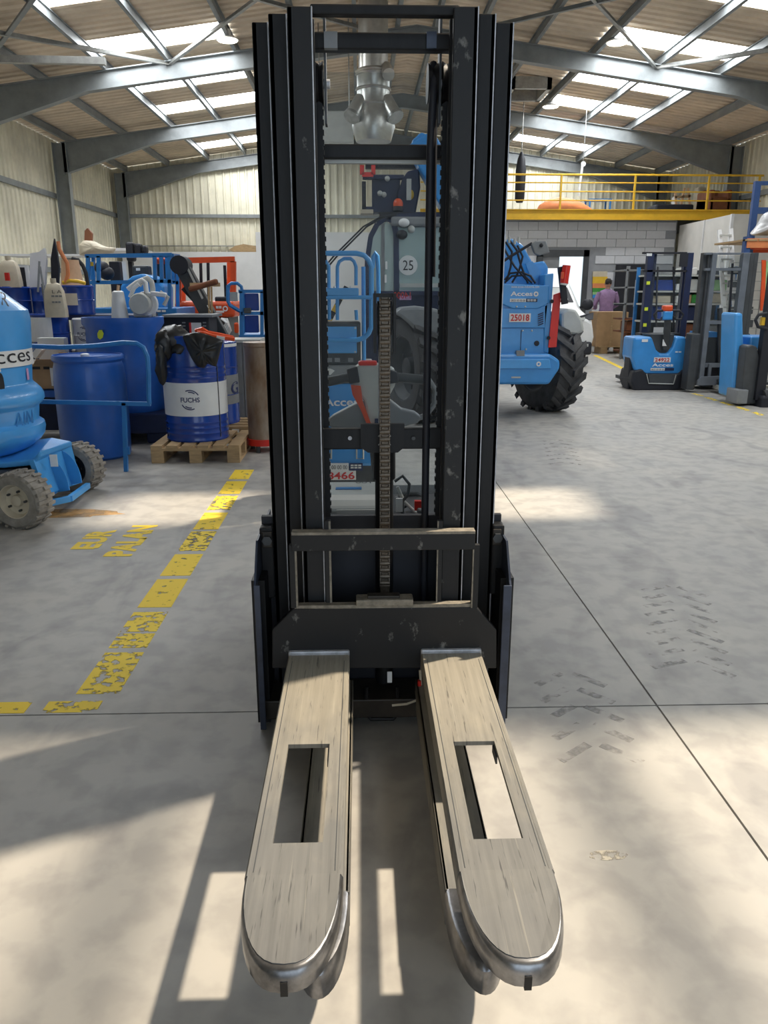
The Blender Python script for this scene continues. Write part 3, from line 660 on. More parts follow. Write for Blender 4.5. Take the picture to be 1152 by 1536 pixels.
# tiller head
yT = 3.25
def T(px, py): q = P(px, py, yT); return (q.x, q.z)
tl = MB().prism([T(538,545), T(566,545), T(592,552), T(593,575), T(580,600), T(572,632), T(566,640), T(552,638), T(546,600), T(530,580), T(524,560)], yT-.04, yT+.05).build('tiller_head', 'light_grey', st, bevel=.012)
MB().prism([T(526,575), T(541,577), T(544,600), T(556,632), T(566,634), T(566,639), T(552,638), T(541,612), T(529,590)], yT-.05, yT-.035).build('tiller_trim', 'orange_red', tl)
MB().pbox(537,542,566,549,yT-.045,.06).build('emergency_button', 'red', tl, bevel=.01)
MB().prism([T(520,552), T(536,548), T(540,572), T(524,574)], yT-.055, yT-.02).build('thumb_switch', 'ink', tl, bevel=.006)
MB().prism([T(581,552), T(595,556), T(597,572), T(583,574)], yT-.055, yT-.02).build('thumb_switch', 'ink', tl, bevel=.006)
MB().cyl(P(470,577,yT), P(524,566,yT), .020, n=14).build('grip', 'dark_grey', tl, True); MB().cyl(P(594,566,yT), P(642,570,yT), .020, n=14).build('grip', 'dark_grey', tl, True)
for pts in (((642,568),(653,585),(652,605),(640,622),(626,628)), ((472,576),(458,590),(460,612),(474,628),(488,634))): MB().tube([P(x,y,yT) for x, y in pts], .012, 10).build('hand_guard', 'mid_grey', tl, True)
MB().prism([T(584,598), T(602,612), T(622,617), T(631,624), T(626,633), T(600,640), T(566,642), T(530,642), T(498,640), T(486,634), T(500,622), T(530,606), T(545,600)], yT-.03, yT+.03).build('wing_cover', 'mid_grey', tl, bevel=.008)
pl(562,628,573,636,yT-.055,'navy',tl,'badge')
MB().tube([P(560,636,yT), P(566,690,3.12), P(570,760,3.0)], .028, 10).build('tiller_arm', 'dark_grey', st, True)
# ================================================================ wheels
def wheel(mb_name, c, ax, r, wd, parent, tyre, rim, lugs=0, lugh=.02, hub=True, chev=False):
    c = Vector(c); ax = Vector(ax).normalized(); n = 40
    t = MB().lathe([(r*.62,-wd/2*.96),(r*.90,-wd/2),(r*.985,-wd/2*.82),(r,-wd/2*.5),(r,wd/2*.5),(r*.985,wd/2*.82),(r*.90,wd/2),(r*.62,wd/2*.96)], c, ax, n, True).build('tyre', tyre, parent, True)
    u = ax.cross(Vector((0,0,1))).normalized(); v = Vector((0,0,1))
    if lugs:
        mb = MB()
        for k in range(lugs):
            for s in (-1, 1):
                a0 = 2*math.pi*(k+(.5 if s > 0 else 0))/lugs; da = (2*math.pi/lugs)*(.85 if chev else 0)
                def pt(a, q, rr): return c+ax*q+(u*math.cos(a)+v*math.sin(a))*rr
                hw_ = 2*math.pi/lugs*.20
                vs = []
                for rr in (r*.985, r+lugh):
                    vs += [pt(a0-hw_, s*wd*.02, rr), pt(a0+hw_, s*wd*.02, rr), pt(a0+da+hw_, s*wd*.5, rr*(.97)), pt(a0+da-hw_, s*wd*.5, rr*(.97))]
                mb.add(vs, [(0,1,2,3),(7,6,5,4),(0,4,5,1),(1,5,6,2),(2,6,7,3),(3,7,4,0)])
        mb.build('tread_lugs', tyre, t)
    rm = MB().lathe([(.004,-wd*.38),(r*.16,-wd*.37),(r*.20,-wd*.34),(r*.22,-wd*.16),(r*.50,-wd*.20),(r*.59,-wd*.45),(r*.65,-wd*.46),(r*.64,wd*.45),(.004,wd*.45)], c, ax, 32).build('rim', rim, parent, True)
    if hub:
        for k in range(5):
            a = 2*math.pi*k/5; p = c+(u*math.cos(a)+v*math.sin(a))*r*.36-ax*(wd*.24)
            MB().cyl(p, p-ax*.02, r*.045, n=6).build('wheel_bolt', 'dark_grey', rm)
    return t
# ================================================================ left: boom lift
bl_ = thing('boom_lift', (-2.6, 4.9, 0), 'pale blue boom lift with rounded turret and small dusty wheels', 'boom lift')
tc_ = Vector((P(48,520,4.75).x-.545, 4.9, 0))
def rz(px, py): q = P(px, py, 4.78); return (q.x-tc_.x-.085, q.z)
prof = [(.02,rz(45,690)[1]),(rz(30,682)[0],rz(40,686)[1]),rz(52,676),rz(64,666),rz(69,658),rz(70,648),rz(68,641),rz(62,637),rz(60,635),rz(60,616),rz(61,613),rz(65,610),rz(68,604),rz(67,597),rz(63,590),rz(56,583),rz(51,579),rz(49.5,576),rz(48,520),rz(46,480),rz(42,466),rz(16,446),rz(-10,425),(.02,rz(-10,424)[1])]
tu = MB().lathe(prof, tc_, n=72).build('turret', 'pale_blue', bl_, True)
rb_ = rz(48,530)[0]+.0035
bz0, bz1 = P(30,550,4.78).z, P(30,516,4.78).z
ws = [rz(48,y)[0] for y in (550,516)]
MB().lathe([(rb_-.01,bz0),(rb_,bz0),(rb_-.001,bz1),(rb_-.01,bz1)], tc_, n=72).build('logo_band', 'white', tu, True)
def onturret(rr, a0, zc): return lambda a, b: tc_+Vector((math.cos(a0+a/rr)*(rr+.002), math.sin(a0+a/rr)*(rr+.002), zc+b))
text('Acces', (0,0,0), .46, .085, XR, ZU, 'ink', tu, 'logo_lettering', warp=onturret(rb_, -.42, (bz0+bz1)/2), bold=.0)
text('AIN', (0,0,0), .17, .105, XR, ZU, 'rail_blue', tu, 'moulded_lettering', warp=onturret(rz(60,622)[0], -.25, P(40,628,4.78).z))
def hit_turret(px, py):                 # first point where a pixel's sight line meets the turned turret shell
    r_ = ray(px, py)
    for k in range(400):
        p = Vector((0,0,H))+r_*((4.1+.003*k)/r_.y); q = math.hypot(p.x-tc_.x, p.y-tc_.y)
        for (ra, za), (rb2, zb2) in zip(prof, prof[1:]):
            if za <= p.z <= zb2 and q <= ra+(rb2-ra)*(p.z-za)/max(zb2-za, 1e-6): return p-r_*.004
    return P(px, py, 4.74)
text('UR', (0,0,0), 1, 1, XR, ZU, 'ink', tu, 'lettering', warp=lambda a, b: hit_turret(-1+27*a-3*b, 447-20*b+6*a))
rr = rz(50,565)[0]; zc = P(30,572,4.78).z
mbs = [onturret(rr+.001, -.55, zc)(.016*math.cos(t)*1.1, .05*math.sin(t)+(.012 if math.sin(t) > 0 else -.012)) for t in [2*math.pi*k/16 for k in range(16)]]
cn = sum(mbs, Vector())/16; mbx = MB().add(mbs+[v+(tc_-v).normalized()*.01 for v in mbs], [tuple(range(16))]+[(i,(i+1)%16,16+(i+1)%16,16+i) for i in range(16)]); mbx.build('lifting_slot', 'ink', tu)
q = onturret(rr+.001, -.0, P(45,564,4.78).z); MB().add([q(-.015,-.035),q(.015,-.035),q(.015,.035),q(-.015,.035)], [(0,1,2,3)]).build('warning_sticker', 'pink_cloth', tu)
q = onturret(rr+.001, -.55, P(30,552,4.78).z); MB().add([q(-.006,-.012),q(.006,-.012),q(.006,.012),q(-.006,.012)], [(0,1,2,3)]).build('latch', 'white', tu)
wy0, wy1 = 4.50, 5.20
cA = P(32,745,4.43); cB = P(118,704,5.30); axw = Vector((.25, 1, 0)).normalized()
rA = .165
cA.z = rA; cB.z = rA
for c, nm in ((cA,0),(cB,1)): wheel('w', c, axw if nm == 0 else axw, rA, .15, bl_, 'dusty_rubber', 'cream' if nm == 0 else 'ink', 22, .012)
# chassis between the wheels: arched top plate, end plates, tow bar
def Q(px, py, t): a = cA.lerp(cB, t); return P(px, py, a.y)
top = [(0,676),(30,672),(62,650),(100,648),(110,660),(102,666),(75,672),(48,690),(0,702)]
lo_ = MB(); pa = [P(x, y, 4.62) for x, y in ((-60,694),(5,694),(48,690),(60,676))]; pb = [P(x, y, 5.15) for x, y in ((-30,664),(40,662),(78,656),(108,662))]
lo_.add(pa+pb+[v-Vector((0,0,.035)) for v in pa+pb], [(0,1,5,4),(1,2,6,5),(2,3,7,6),(8,12,13,9),(9,13,14,10),(10,14,15,11),(0,8,9,1),(1,9,10,2),(2,10,11,3),(4,5,13,12),(5,6,14,13),(6,7,15,14),(3,11,15,7),(0,4,12,8)])
lo_.build('chassis_top', 'pale_blue', bl_, bevel=.01)
e0, e1 = P(50,690,4.60), P(106,664,5.16)
ef0, ef1 = P(70,742,4.60), P(122,724,5.16)
MB().add([e0,e1,ef1,ef0]+[v-Vector((.03,0,0)) for v in (e0,e1,ef1,ef0)], [(0,1,2,3),(7,6,5,4),(0,4,5,1),(1,5,6,2),(2,6,7,3),(3,7,4,0)]).build('end_plate', 'pale_blue', bl_)
for t in (.36, .72):
    base = e0.lerp(e1, t); y = base.y; cv = [(base.x-.02, base.z-.02)]+[(base.x-.02+.13*math.sin(a), base.z-.02-.22*(1-math.cos(a))) for a in [math.pi/2*k/8 for k in range(1,9)]]+[(base.x-.02, base.z-.26)]
    MB().prism(cv, y-.006, y+.006).build('end_fin', 'sky_blue', bl_)
fr = [P(72,758,4.58), P(105,748,4.70), P(132,728,5.12)]
MB().obox(fr[0]+Vector((-.06,0,0)), fr[1], .03, .035).obox(fr[1], fr[2], .03, .035).build('tow_bar', 'pale_blue', bl_)
MB().obox(fr[0]+Vector((-.03,.05,.05)), fr[2]+Vector((-.08,0,.05)), .02, .04).build('tow_bar', 'sky_blue', bl_)
MB().box(cA.x-1.1, cA.x+.02, 4.55, 5.2, .12, .30).build('chassis', 'dark_grey', bl_, bevel=.02)
MB().pbox(75,682,86,700,4.72,.004).build('warning_label', 'white', bl_)
# rail frame beside the lift
gf = thing('guard_rail_frame', G(195,705), 'bent light blue tubular rail frame standing in front of the blue drums', 'rail frame')
Yr = 5.88
MB().tube([P(x,y,Yr) for x, y in ((45,519),(90,521),(140,519),(185,514),(205,515),(215,521),(221,535),(223,560),(223,590),(224,606))], .018, 8).build('bent_rail', 'rail_blue', gf, True)
MB().obox(P(40,602,Yr), P(226,606,Yr), .03, .03).build('lower_rail', 'rail_blue', gf)
a = P(186,604,Yr); b = P(189,704,Yr); MB().obox(a, (b.x, Yr, 0), .03, .03).build('leg', 'rail_blue', gf)
MB().pbox(189,671,194,682,Yr-.01,.02).build('leg_bracket', 'rail_blue', gf)
# ================================================================ drums
def drum(px, ybot, yb, dia, ht, name, m, lab, z0=0.0, Y=None, lid=True, ribs=True, group=None):
    c = G(px, ybot, z0) if Y is None else P(px, ybot, Y); 
    c = Vector((c.x, c.y, z0)); r = dia/2
    t = thing(name, c, lab, 'drum', group)
    if ribs: pf = [(r*.985,0),(r,.01),(r*.985,.02),(r*.985,ht*.30),(r*1.015,ht*.315),(r*.985,ht*.33),(r*.985,ht*.345),(r*1.015,ht*.36),(r*.985,ht*.375),(r*.985,ht*.64),(r*1.015,ht*.655),(r*.985,ht*.67),(r*.985,ht*.70),(r*1.015,ht*.715),(r*.985,ht*.73),(r*.985,ht-.02),(r,ht-.01),(r*.985,ht)]
    else: pf = [(r*.90,0),(r*.97,.02),(r*1.0,ht*.3),(r*1.0,ht*.75),(r*.97,ht*.88),(r*.93,ht*.93),(r*.99,ht*.955),(r*.99,ht*.985),(r*.96,ht)]
    b = MB().lathe(pf+[(r*.94,ht),(r*.93,ht-.015)], c, n=40).build('body', m, t, True)
    if lid: MB().lathe([(r*.93,ht-.018),(r*.90,ht-.012),(.03,ht-.008)], c, n=40).build('lid', m, t, True)
    return t, c, r, b
def band(t, c, r, z0, z1, m, name='label_band'): return MB().lathe([(r-.004,z0),(r*1.0+.004,z0),(r*1.0+.004,z1),(r-.004,z1)], c, n=48).build(name, m, t, True)
def oncyl(c, rr, a0, zc): return lambda a, b: Vector((c.x+math.cos(a0+a/rr)*rr, c.y+math.sin(a0+a/rr)*rr, zc+b))
def fuchs(par, c, rr, a0, zc, s=1.0):
    text('FUCHS', (0,0,0), .165*s, .042*s, XR, ZU, 'logo_navy', par, 'logo_lettering', warp=oncyl(c, rr, a0, zc), bold=.02)
    for q in (1, -1):
        f = oncyl(c, rr, a0, zc); vs = []; fs = []
        for ri, sg in ((.078, (.5,2.0)), (.063, (.9,1.75))):
            o = len(vs); n = 8
            for k in range(n+1):
                th = sg[0]+(sg[1]-sg[0])*k/n
                for r_ in (ri*s, (ri+.009)*s): vs.append(f(q*r_*math.cos(th), q*r_*math.sin(th)))
            for k in range(n): fs.append((o+2*k,o+2*k+1,o+2*k+3,o+2*k+2))
        MB().add(vs, fs).build('logo_arc', 'logo_navy', par)
t, c, r, b = drum(147, 683, 0, .57, .85, 'plastic_drum', 'deep_blue', 'closed blue plastic drum standing on the floor behind the rail frame', ribs=False)
MB().lathe([(.035,.835),(.035,.86),(.02,.865)], c+Vector((.02,-.12,0)), n=14).build('bung', 'white', t, True)
# spill pallet and open tank
sp = solo(MB().box(-2.62,-1.75,6.98,7.85,.10,.28).box(-2.5,-2.3,7.05,7.8,0,.1).box(-1.98,-1.8,7.05,7.8,0,.1), 'spill_pallet', 'navy', 'dark navy spill pallet under the open blue tank', 'spill pallet', bevel=.015)
c = Vector((P(190,560,7.3).x, 7.34, .28)); r = .345; zt_ = P(190,477,7.0).z-.28
tk = thing('open_tank', c, 'tall blue plastic tank with rolled rim and a yellow-green sticker', 'tank')
MB().lathe([(r*.92,0),(r*.98,.05),(r,zt_*.6),(r*.97,zt_*.88),(r*1.05,zt_*.93),(r*1.05,zt_),(r*.98,zt_),(r*.95,zt_*.9)], c, n=44).build('shell', 'deep_blue', tk, True)
MB().lathe([(r*.98,zt_-.03),(.02,zt_-.03)], c, n=44).build('lid', 'sky_blue', tk, True)
f = oncyl(c, r*1.0+.004, -math.pi/2-.33, P(160,502,7).z-.0); MB().add([f(.035*math.cos(a)+.0,.042*math.sin(a)+.01*math.cos(a)) for a in [2*math.pi*k/7 for k in range(7)]], [tuple(range(7))]).build('sticker', 'neon_yellow', tk)
f = oncyl(c, r*1.0+.012, -math.pi/2+.72, (P(230,477,7).z+.35)/2)
ztk = c.z+zt_-.03
# oil can and pump on the tank
a = P(180,474,7.1); t = thing('oil_can', (a.x,7.1,ztk), 'white tapering oil can standing on the blue tank', 'can')
MB().lathe([(.075,0),(.075,.02),(.05,P(180,438,7.1).z-ztk),(.03,P(180,436,7.1).z-ztk)], (a.x,7.1,ztk), n=16).build('body', 'white', t, True)
MB().cyl((a.x,7.1,P(180,438,7.1).z), (a.x+.01,7.1,P(180,428,7.1).z), .012, n=10).build('spout', 'peach', t, True)
a = P(213,470,7.15); t = thing('transfer_pump', (a.x,7.15,ztk), 'dirty white transfer pump with curved hoses on top of the blue tank', 'pump')
cc = P(211,456,7.08); MB().lathe([(.03,-.05),(.085,-.05),(.095,-.03),(.095,.03),(.085,.06),(.03,.08)], cc, (0,1,0), 24).build('motor', 'light_grey', t, True)
MB().lathe([(.10,0),(.11,.02),(.05,.05)], cc+Vector((.03,.05,0)), (0,1,0), 20).build('motor_cover', 'white', t, True)
MB().pbox(198,445,226,476,7.15,.14).build('pump_block', 'white', t, bevel=.02)
MB().tube([P(x,y,7.12) for x, y in ((192,434),(197,430),(205,424),(213,420),(218,424),(220,440))], .022, 10).build('hose', 'white', t, True)
MB().tube([P(x,y,7.2) for x, y in ((208,428),(214,420),(221,417),(227,422),(229,432),(230,474))], .024, 10).build('hose', 'light_grey', t, True)
MB().tube([P(x,y,7.1) for x, y in ((195,446),(201,432),(208,426))], .018, 8).build('hose', 'white', t, True)
MB().obox(P(226,440,7.1), P(250,443,7.1), .05, .04).build('nozzle', 'white', t, bevel=.01); MB().tube([P(240,438,7.1), P(252,446,7.1), P(246,458,7.1)], .018, 8).build('trigger', 'light_grey', t, True)
MB().pbox(206,462,222,471,7.06,.08).build('rag', 'white', t, bevel=.02)
# pallet, FUCHS drum, sack, straps
pw0, pw1, py0, py1 = -1.71, -.995, 6.17, 6.90
pt = thing('wooden_pallet', ((pw0+pw1)/2, 6.57, 0), 'small wooden pallet under the blue and white oil drum', 'pallet')
for k in range(6):
    x = pw0+(pw1-pw0-.09)*k/5; MB().box(x, x+.09, py0, py1, .122, .144).build('deck_board', 'pallet_wood', pt)
for y in (py0, (py0+py1)/2-.05, py1-.1):
    MB().box(pw0, pw1, y, y+.1, .100, .122).build('stringer_board', 'pallet_wood', pt)
    for x in (pw0, (pw0+pw1)/2-.05, pw1-.1): MB().box(x, x+.1, y, y+.1, .022, .100).build('block', 'pallet_wood', pt)
for x in (pw0, (pw0+pw1)/2-.05, pw1-.1): MB().box(x, x+.1, py0, py1, 0, .022).build('bottom_board', 'pallet_wood', pt)
cD = Vector((P(297,640,6.56).x, 6.56, .144)); rD = .265
t = thing('oil_drum', cD, 'blue oil drum with white band and lettering on a wooden pallet', 'drum')
HT = .86; r = rD
pf = [(r*.97,0),(r*.99,.012),(r*.975,.025)]
for y_ in (652,644,636,568,560,552):
    q = P(297,y_,6.3).z-.144; pf += [(r*.975,q-.014),(r*.995,q),(r*.975,q+.014)]
pf += [(r*.975,HT-.025),(r*.99,HT-.012),(r*.97,HT),(r*.93,HT),(r*.92,HT-.015)]
MB().lathe(pf, cD, n=48).build('body', 'drum_blue', t, True); MB().lathe([(r*.92,HT-.02),(.02,HT-.015)], cD, n=40).build('lid', 'drum_blue', t, True)
zb0, zb1 = P(297,625,6.3).z-.144, P(297,575,6.3).z-.144
bd_ = MB().lathe([(r*.97,zb0),(r*.985,zb0),(r*.985,zb1),(r*.97,zb1)], cD, n=56).build('label_band', 'white', t, True)
fuchs(bd_, cD, r*.985+.002, -math.pi/2+.02, cD.z+(zb0+zb1)/2, .95)
f = oncyl(cD, r*.99, -math.pi/2+.98, cD.z)
MB().tube([f(0,.03), f(0,.4), f(.0,.62)], .004, 6).build('seam', 'dark_grey', t, True)
zl = cD.z+HT*.86; f = oncyl(cD, r*.98, -math.pi/2+.95, zl); MB().add([f(-.045,-.05),f(.045,-.05),f(.045,.09),f(-.045,.09)], [(0,1,2,3)]).build('paper_label', 'white', t)
# black sacks draped over the drum
def drape(name, pts, Y, seed, m, lab, cat, thick=.05):
    rg = random.Random(seed); ctr = (sum(p[0] for p in pts)/len(pts), sum(p[1] for p in pts)/len(pts)); rings = []
    for k, (sc_, dy) in enumerate(((.25,-thick),(.65,-thick*.85),(.9,-thick*.45),(1,0),(.9,thick*.6),(.5,thick))):
        ring = []
        for i, (x, y) in enumerate(pts):
            jx = rg.uniform(-1,1)*(0 if sc_ == 1 else .7); p = P(ctr[0]+(x-ctr[0])*sc_+jx, ctr[1]+(y-ctr[1])*sc_+jx, Y); ring.append(p+Vector((0, dy+rg.uniform(-.014,.014), 0)))
        rings.append(ring)
    o = solo(MB().loft(rings), name, m, lab, cat, smooth=True)
    md = o.modifiers.new('sub', 'SUBSURF'); md.levels = 1; md.render_levels = 2
    return o
def dens(pts, n=3):
    out = []
    for i in range(len(pts)):
        a, b = pts[i], pts[(i+1) % len(pts)]
        for k in range(n): out.append((a[0]+(b[0]-a[0])*k/n, a[1]+(b[1]-a[1])*k/n))
    return out
def lumpy(name, parts, m, lab, cat, seed, amp):
    rg = random.Random(seed); mb = MB()
    for c_, rx, ry, rz_ in parts: mb.ball(c_, rx, ry, rz_, 22, 14)
    ph = [(Vector((rg.uniform(-1,1),rg.uniform(-1,1),rg.uniform(-1,1))).normalized()*rg.uniform(18,60), rg.uniform(0,6)) for _ in range(14)]
    mb.v = [v+Vector((1,1,1))*0+(Vector((.6,1,.8))*sum(abs(math.sin(v.dot(a)+b))-.5 for a, b in ph)*amp) for v in mb.v]
    return solo(mb, name, m, lab, cat, smooth=True)
lumpy('black_sack', [(P(258,512,6.42), .145, .13, .115), (P(245,520,6.34), .075, .08, .13), (P(240,548,6.28), .045, .05, .17), (P(270,524,6.36), .09, .08, .06)], 'bag_black', 'crumpled black plastic sack draped over the rim of the oil drum', 'sack', 3, .006)
drape('black_jacket', dens([(272,503),(282,499),(296,497),(312,501),(336,510),(332,524),(325,551),(318,549),(312,546),(307,553),(296,551),(288,540),(280,524)]), 6.27, 5, 'bag_black', 'black folded rain jacket lying over the front of the oil drum', 'jacket', .05)
o = thing('safety_sling', P(310,500,6.4), 'orange folded lifting sling lying on the oil drum', 'sling')
MB().tube([P(x,y,6.38) for x, y in ((293,497),(303,495),(312,500),(330,503),(350,507))], [.02,.026,.022,.02,.018], 8).build('sling_band', 'orange_red', o, True)
MB().tube([P(x,y,6.33) for x, y in ((296,499),(306,500),(318,504),(340,507),(352,509))], .016, 8).build('sling_band', 'orange_red', o, True)
MB().obox(P(325,506,6.31), P(337,508,6.31), .02, .025).build('reflective_strip', 'white', o)
# second drum, cabinet and steel tube to the right of it
c2 = Vector((P(340,640,7.4).x-.14, 7.4, .144)); t = thing('oil_drum', c2, 'tall dark blue drum with grey band behind the pallet drum', 'drum'); r2 = P(358,600,7.4).x-c2.x; h2 = P(340,512,7.3).z-.144
MB().lathe([(r2,0),(r2*1.02,.02),(r2,.04),(r2,h2*.35),(r2*1.03,h2*.36),(r2,h2*.37),(r2,h2*.68),(r2*1.03,h2*.69),(r2,h2*.70),(r2,h2-.03),(r2*1.02,h2-.01),(r2*.9,h2)], c2, n=36).build('body', 'drum_blue', t, True)
o = band(t, c2, r2, P(340,605,7.3).z-.144, P(340,562,7.3).z-.144, 'mid_grey'); text('G', (0,0,0), .13, .12, XR, ZU, 'logo_navy', o, 'logo_lettering', warp=oncyl(c2, r2+.007, -.35, P(340,582,7.3).z), bold=.02)
band(t, c2, r2, P(340,520,7.3).z-.144, h2-.02, 'white')
cb = thing('steel_cabinet', (P(365,640,7.7).x, 7.9, 0), 'grey steel cabinet on castors behind the rusty tube', 'cabinet')
cx0, cx1 = P(348,580,7.7).x, P(392,580,7.7).x; cz0, cz1 = P(365,634,7.7).z, P(365,511,7.7).z
MB().box(cx0, cx1, 7.72, 8.1, cz0, cz1).build('body', 'mid_grey', cb, bevel=.01)
xs = P(366,580,7.7).x; MB().box(cx0+.01, xs-.004, 7.708, 7.72, cz0+.02, cz1-.03).build('door', 'mid_grey', cb); MB().box(xs+.004, cx1-.01, 7.708, 7.72, cz0+.02, cz1-.03).build('door', 'mid_grey', cb)
MB().box(cx0-.01, cx1+.01, 7.70, 8.11, cz1-.02, cz1+.01).build('top', 'light_grey', cb)
for x in (cx0+.06, cx1-.06):
    for y in (7.78, 8.05): MB().cyl((x-.012,y,.045), (x+.012,y,.045), .045, n=14).build('castor', 'ink', cb, True); MB().box(x-.02, x+.02, y-.02, y+.02, .06, cz0).build('castor_fork', 'galvanised', cb)
cS = P(396,660,6.7); rt = .140; cS = Vector((cS.x, 6.7, 0)); t = thing('steel_tube', cS, 'rusty stained steel cylinder on a red ring stand beside the mast', 'cylinder')
z0_, z1_ = P(396,660,6.6).z, P(396,514,6.6).z
MB().lathe([(rt*.95,z0_),(rt*.96,z1_-.04),(rt*1.02,z1_-.03),(rt*1.02,z1_),(rt*.9,z1_)], cS, n=32).build('shell', 'rust_tube', t, True)
MB().lathe([(rt*.9,z0_-.05),(rt*1.05,z0_-.05),(rt*1.05,z0_+.005),(rt*.9,z0_+.005)], cS, n=32).build('base_ring', 'red', t, True)
for a in (.5, 2.6, 4.4): MB().cyl((cS.x+rt*.9*math.cos(a), 6.7+rt*.9*math.sin(a), 0), (cS.x+rt*.9*math.cos(a), 6.7+rt*.9*math.sin(a), z0_-.04), .02, n=8).build('foot', 'dark_grey', t, True)
pt2 = thing('wooden_pallet', (P(362,655,7.2).x, 7.3, 0), 'second wooden pallet half hidden behind the oil drum', 'pallet')
x0_, x1_ = P(318,660,7.1).x, P(376,660,7.1).x
for k in range(4): MB().box(x0_, x1_, 7.08+k*.155, 7.18+k*.155, .122, .144).build('deck_board', 'pallet_wood', pt2)
for x in (x0_, x1_-.1): MB().box(x, x+.1, 7.08, 7.64, 0, .122).build('block', 'pallet_wood', pt2)
# ================================================================ racking with rear drums, boxes and jugs
rk = thing('drum_stand', (P(80,600,8).x, 7.9, 0), 'dark blue two-level steel stand carrying drums and boxes behind the rail frame', 'stand')
rx0, rx1 = P(-25,560,7.5).x, P(128,560,7.5).x
zA = P(75,583,7.3).z; zB = P(75,531,7.7).z; zC = P(75,472,8.4).z
MB().box(rx0, rx1, 7.15, 7.62, zA-.06, zA).build('lower_shelf', 'deep_blue', rk)
MB().box(rx0, rx1+.10, 7.7, 8.2, zB-.05, zB).build('middle_shelf', 'navy', rk)
MB().box(rx0-.9, rx1+.35, 8.22, 9.0, zC-.05, zC).build('top_shelf', 'navy', rk)
for x in (rx0+.03, rx1-.03):
    for y, zz in ((7.2,zA),(7.62,zB),(8.22,zC),(8.95,zC)): MB().box(x-.03, x+.03, y-.03, y+.03, 0, zz-.03).build('post', 'navy', rk)
MB().box(rx0, rx1, 7.5, 7.55, .05, zA-.08).build('back_panel', 'navy', rk)
def small_drum(px0, px1, ytop, z0, Y, nm, m, lab, plastic=True):
    c = P((px0+px1)/2, ytop, Y); r = (P(px1,ytop,Y).x-P(px0,ytop,Y).x)/2; t = thing(nm, (c.x,Y,z0), lab, 'drum'); h = c.z-z0
    MB().lathe([(r*.96,0),(r,.015),(r*.98,.03),(r*.98,h*.48),(r*1.02,h*.5),(r*.98,h*.52),(r*.98,h-.03),(r*1.01,h-.012),(r*.96,h),(.02,h)], (c.x,Y,z0), n=32).build('body', m, t, True)
    return t, Vector((c.x,Y,z0)), r, h
small_drum(-6, 44, 430, zC, 8.5, 'oil_drum', 'drum_blue', 'dark blue drum at the back next to the wall, under the beige canister')
small_drum(46.5, 76, 431, zC, 8.5, 'oil_drum', 'drum_blue', 'dark blue drum with steel pipes leaning on it')
dF, _, _, _ = small_drum(92, 139, 428, zC, 8.4, 'oil_drum', 'drum_blue', 'dark blue drum under the peach funnel')
t, c, r, h = small_drum(42, 101, 470, zB, 7.9, 'oil_drum', 'drum_blue', 'blue drum with a white paper sheet taped to its side')
f = oncyl(c, r*1.02+.004, -math.pi/2-.25, c.z+h*.62); sh = MB().add([f(-.17+.04*k,-.12) for k in range(9)]+[f(-.17+.04*k,.11) for k in range(9)], [(k,k+1,10+k,9+k) for k in range(8)]).build('paper_sheet', 'white', t)
t, c, r, h = small_drum(109, 155, 477, zB, 8.0, 'oil_drum', 'white', 'white oil drum with navy lettering half hidden by the tank')
fuchs(t, c, r*1.02+.003, -math.pi/2-.05, c.z+h*.55, .8)
t = thing('cardboard_box', (P(70,580,7.3).x, 7.35, zA), 'opened brown cardboard box on the stand with a white label', 'box')
MB().pbox(46,547,92,583,7.2,.36).build('carton', 'cardboard', t); pl(76,552,90,579,7.196,'white',t,'label'); 
for a, b in ((48,60),(65,74)): pl(a,550,b,554,7.196,'ink',t,'printed_strip')
MB().add([P(50,547,7.2),P(88,547,7.2),P(84,540,7.1),P(54,540,7.1)]+[v+Vector((0,0,.006)) for v in (P(50,547,7.2),P(88,547,7.2),P(84,540,7.1),P(54,540,7.1))], [(0,1,2,3),(7,6,5,4),(0,4,5,1),(1,5,6,2),(2,6,7,3),(3,7,4,0)]).build('flap', 'cardboard', t)
t = thing('white_carton', (P(78,546,7.4).x, 7.4, P(69,547,7.2).z+.012), 'white open carton on top of the brown box', 'box')
zc_ = P(69,547,7.2).z+.012; MB().box(P(58,530,7.36).x, P(98,530,7.36).x, 7.36, 7.46, zc_, P(78,507,7.36).z).build('carton', 'white', t); q0 = P(54,543,7.27); q0.z = zc_+.055; MB().obox(q0, q0+Vector((.07,0,.08)), .10, .05).build('flap', 'white', t); MB().box(P(88,530,7.3).x, P(99,530,7.3).x, 7.30, 7.35, zc_, zc_+.09).build('flap', 'cardboard', t)
def jug(px0, px1, y0, y1, Y, m, lab, name, handle=None):
    t = thing(name, P((px0+px1)/2, y1, Y), lab, 'canister')
    a, b = P(px0,(y0+y1)/2,Y), P(px1,(y0+y1)/2,Y); zt_, zb_ = P(px0,y0,Y).z, P(px0,y1,Y).z; wd = b.x-a.x; cx_ = (a.x+b.x)/2
    MB().loft([[Vector((cx_+x*wd/2*k,Y+y*wd*.3*k,z)) for x, y in ((-1,-.8),(-.8,-1),(.8,-1),(1,-.8),(1,.8),(.8,1),(-.8,1),(-1,.8))] for k, z in ((1,zb_),(1.0,zb_+(zt_-zb_)*.2),(.86,zb_+(zt_-zb_)*.75),(.6,zb_+(zt_-zb_)*.95),(.3,zt_))]).build('body', m, t, True)
    MB().cyl((cx_,Y,zt_-.02), (cx_,Y,zt_+.04), wd*.14, n=12).build('cap', handle or m, t, True)
    return t
jug(0, 30, 390, 431, 8.4, 'cream', 'beige canister with a red tap on the rear drum', 'oil_canister'); MB().pbox(7,409,13,421,8.2,.03).build('tap', 'red', bpy.data.objects['oil_canister'])
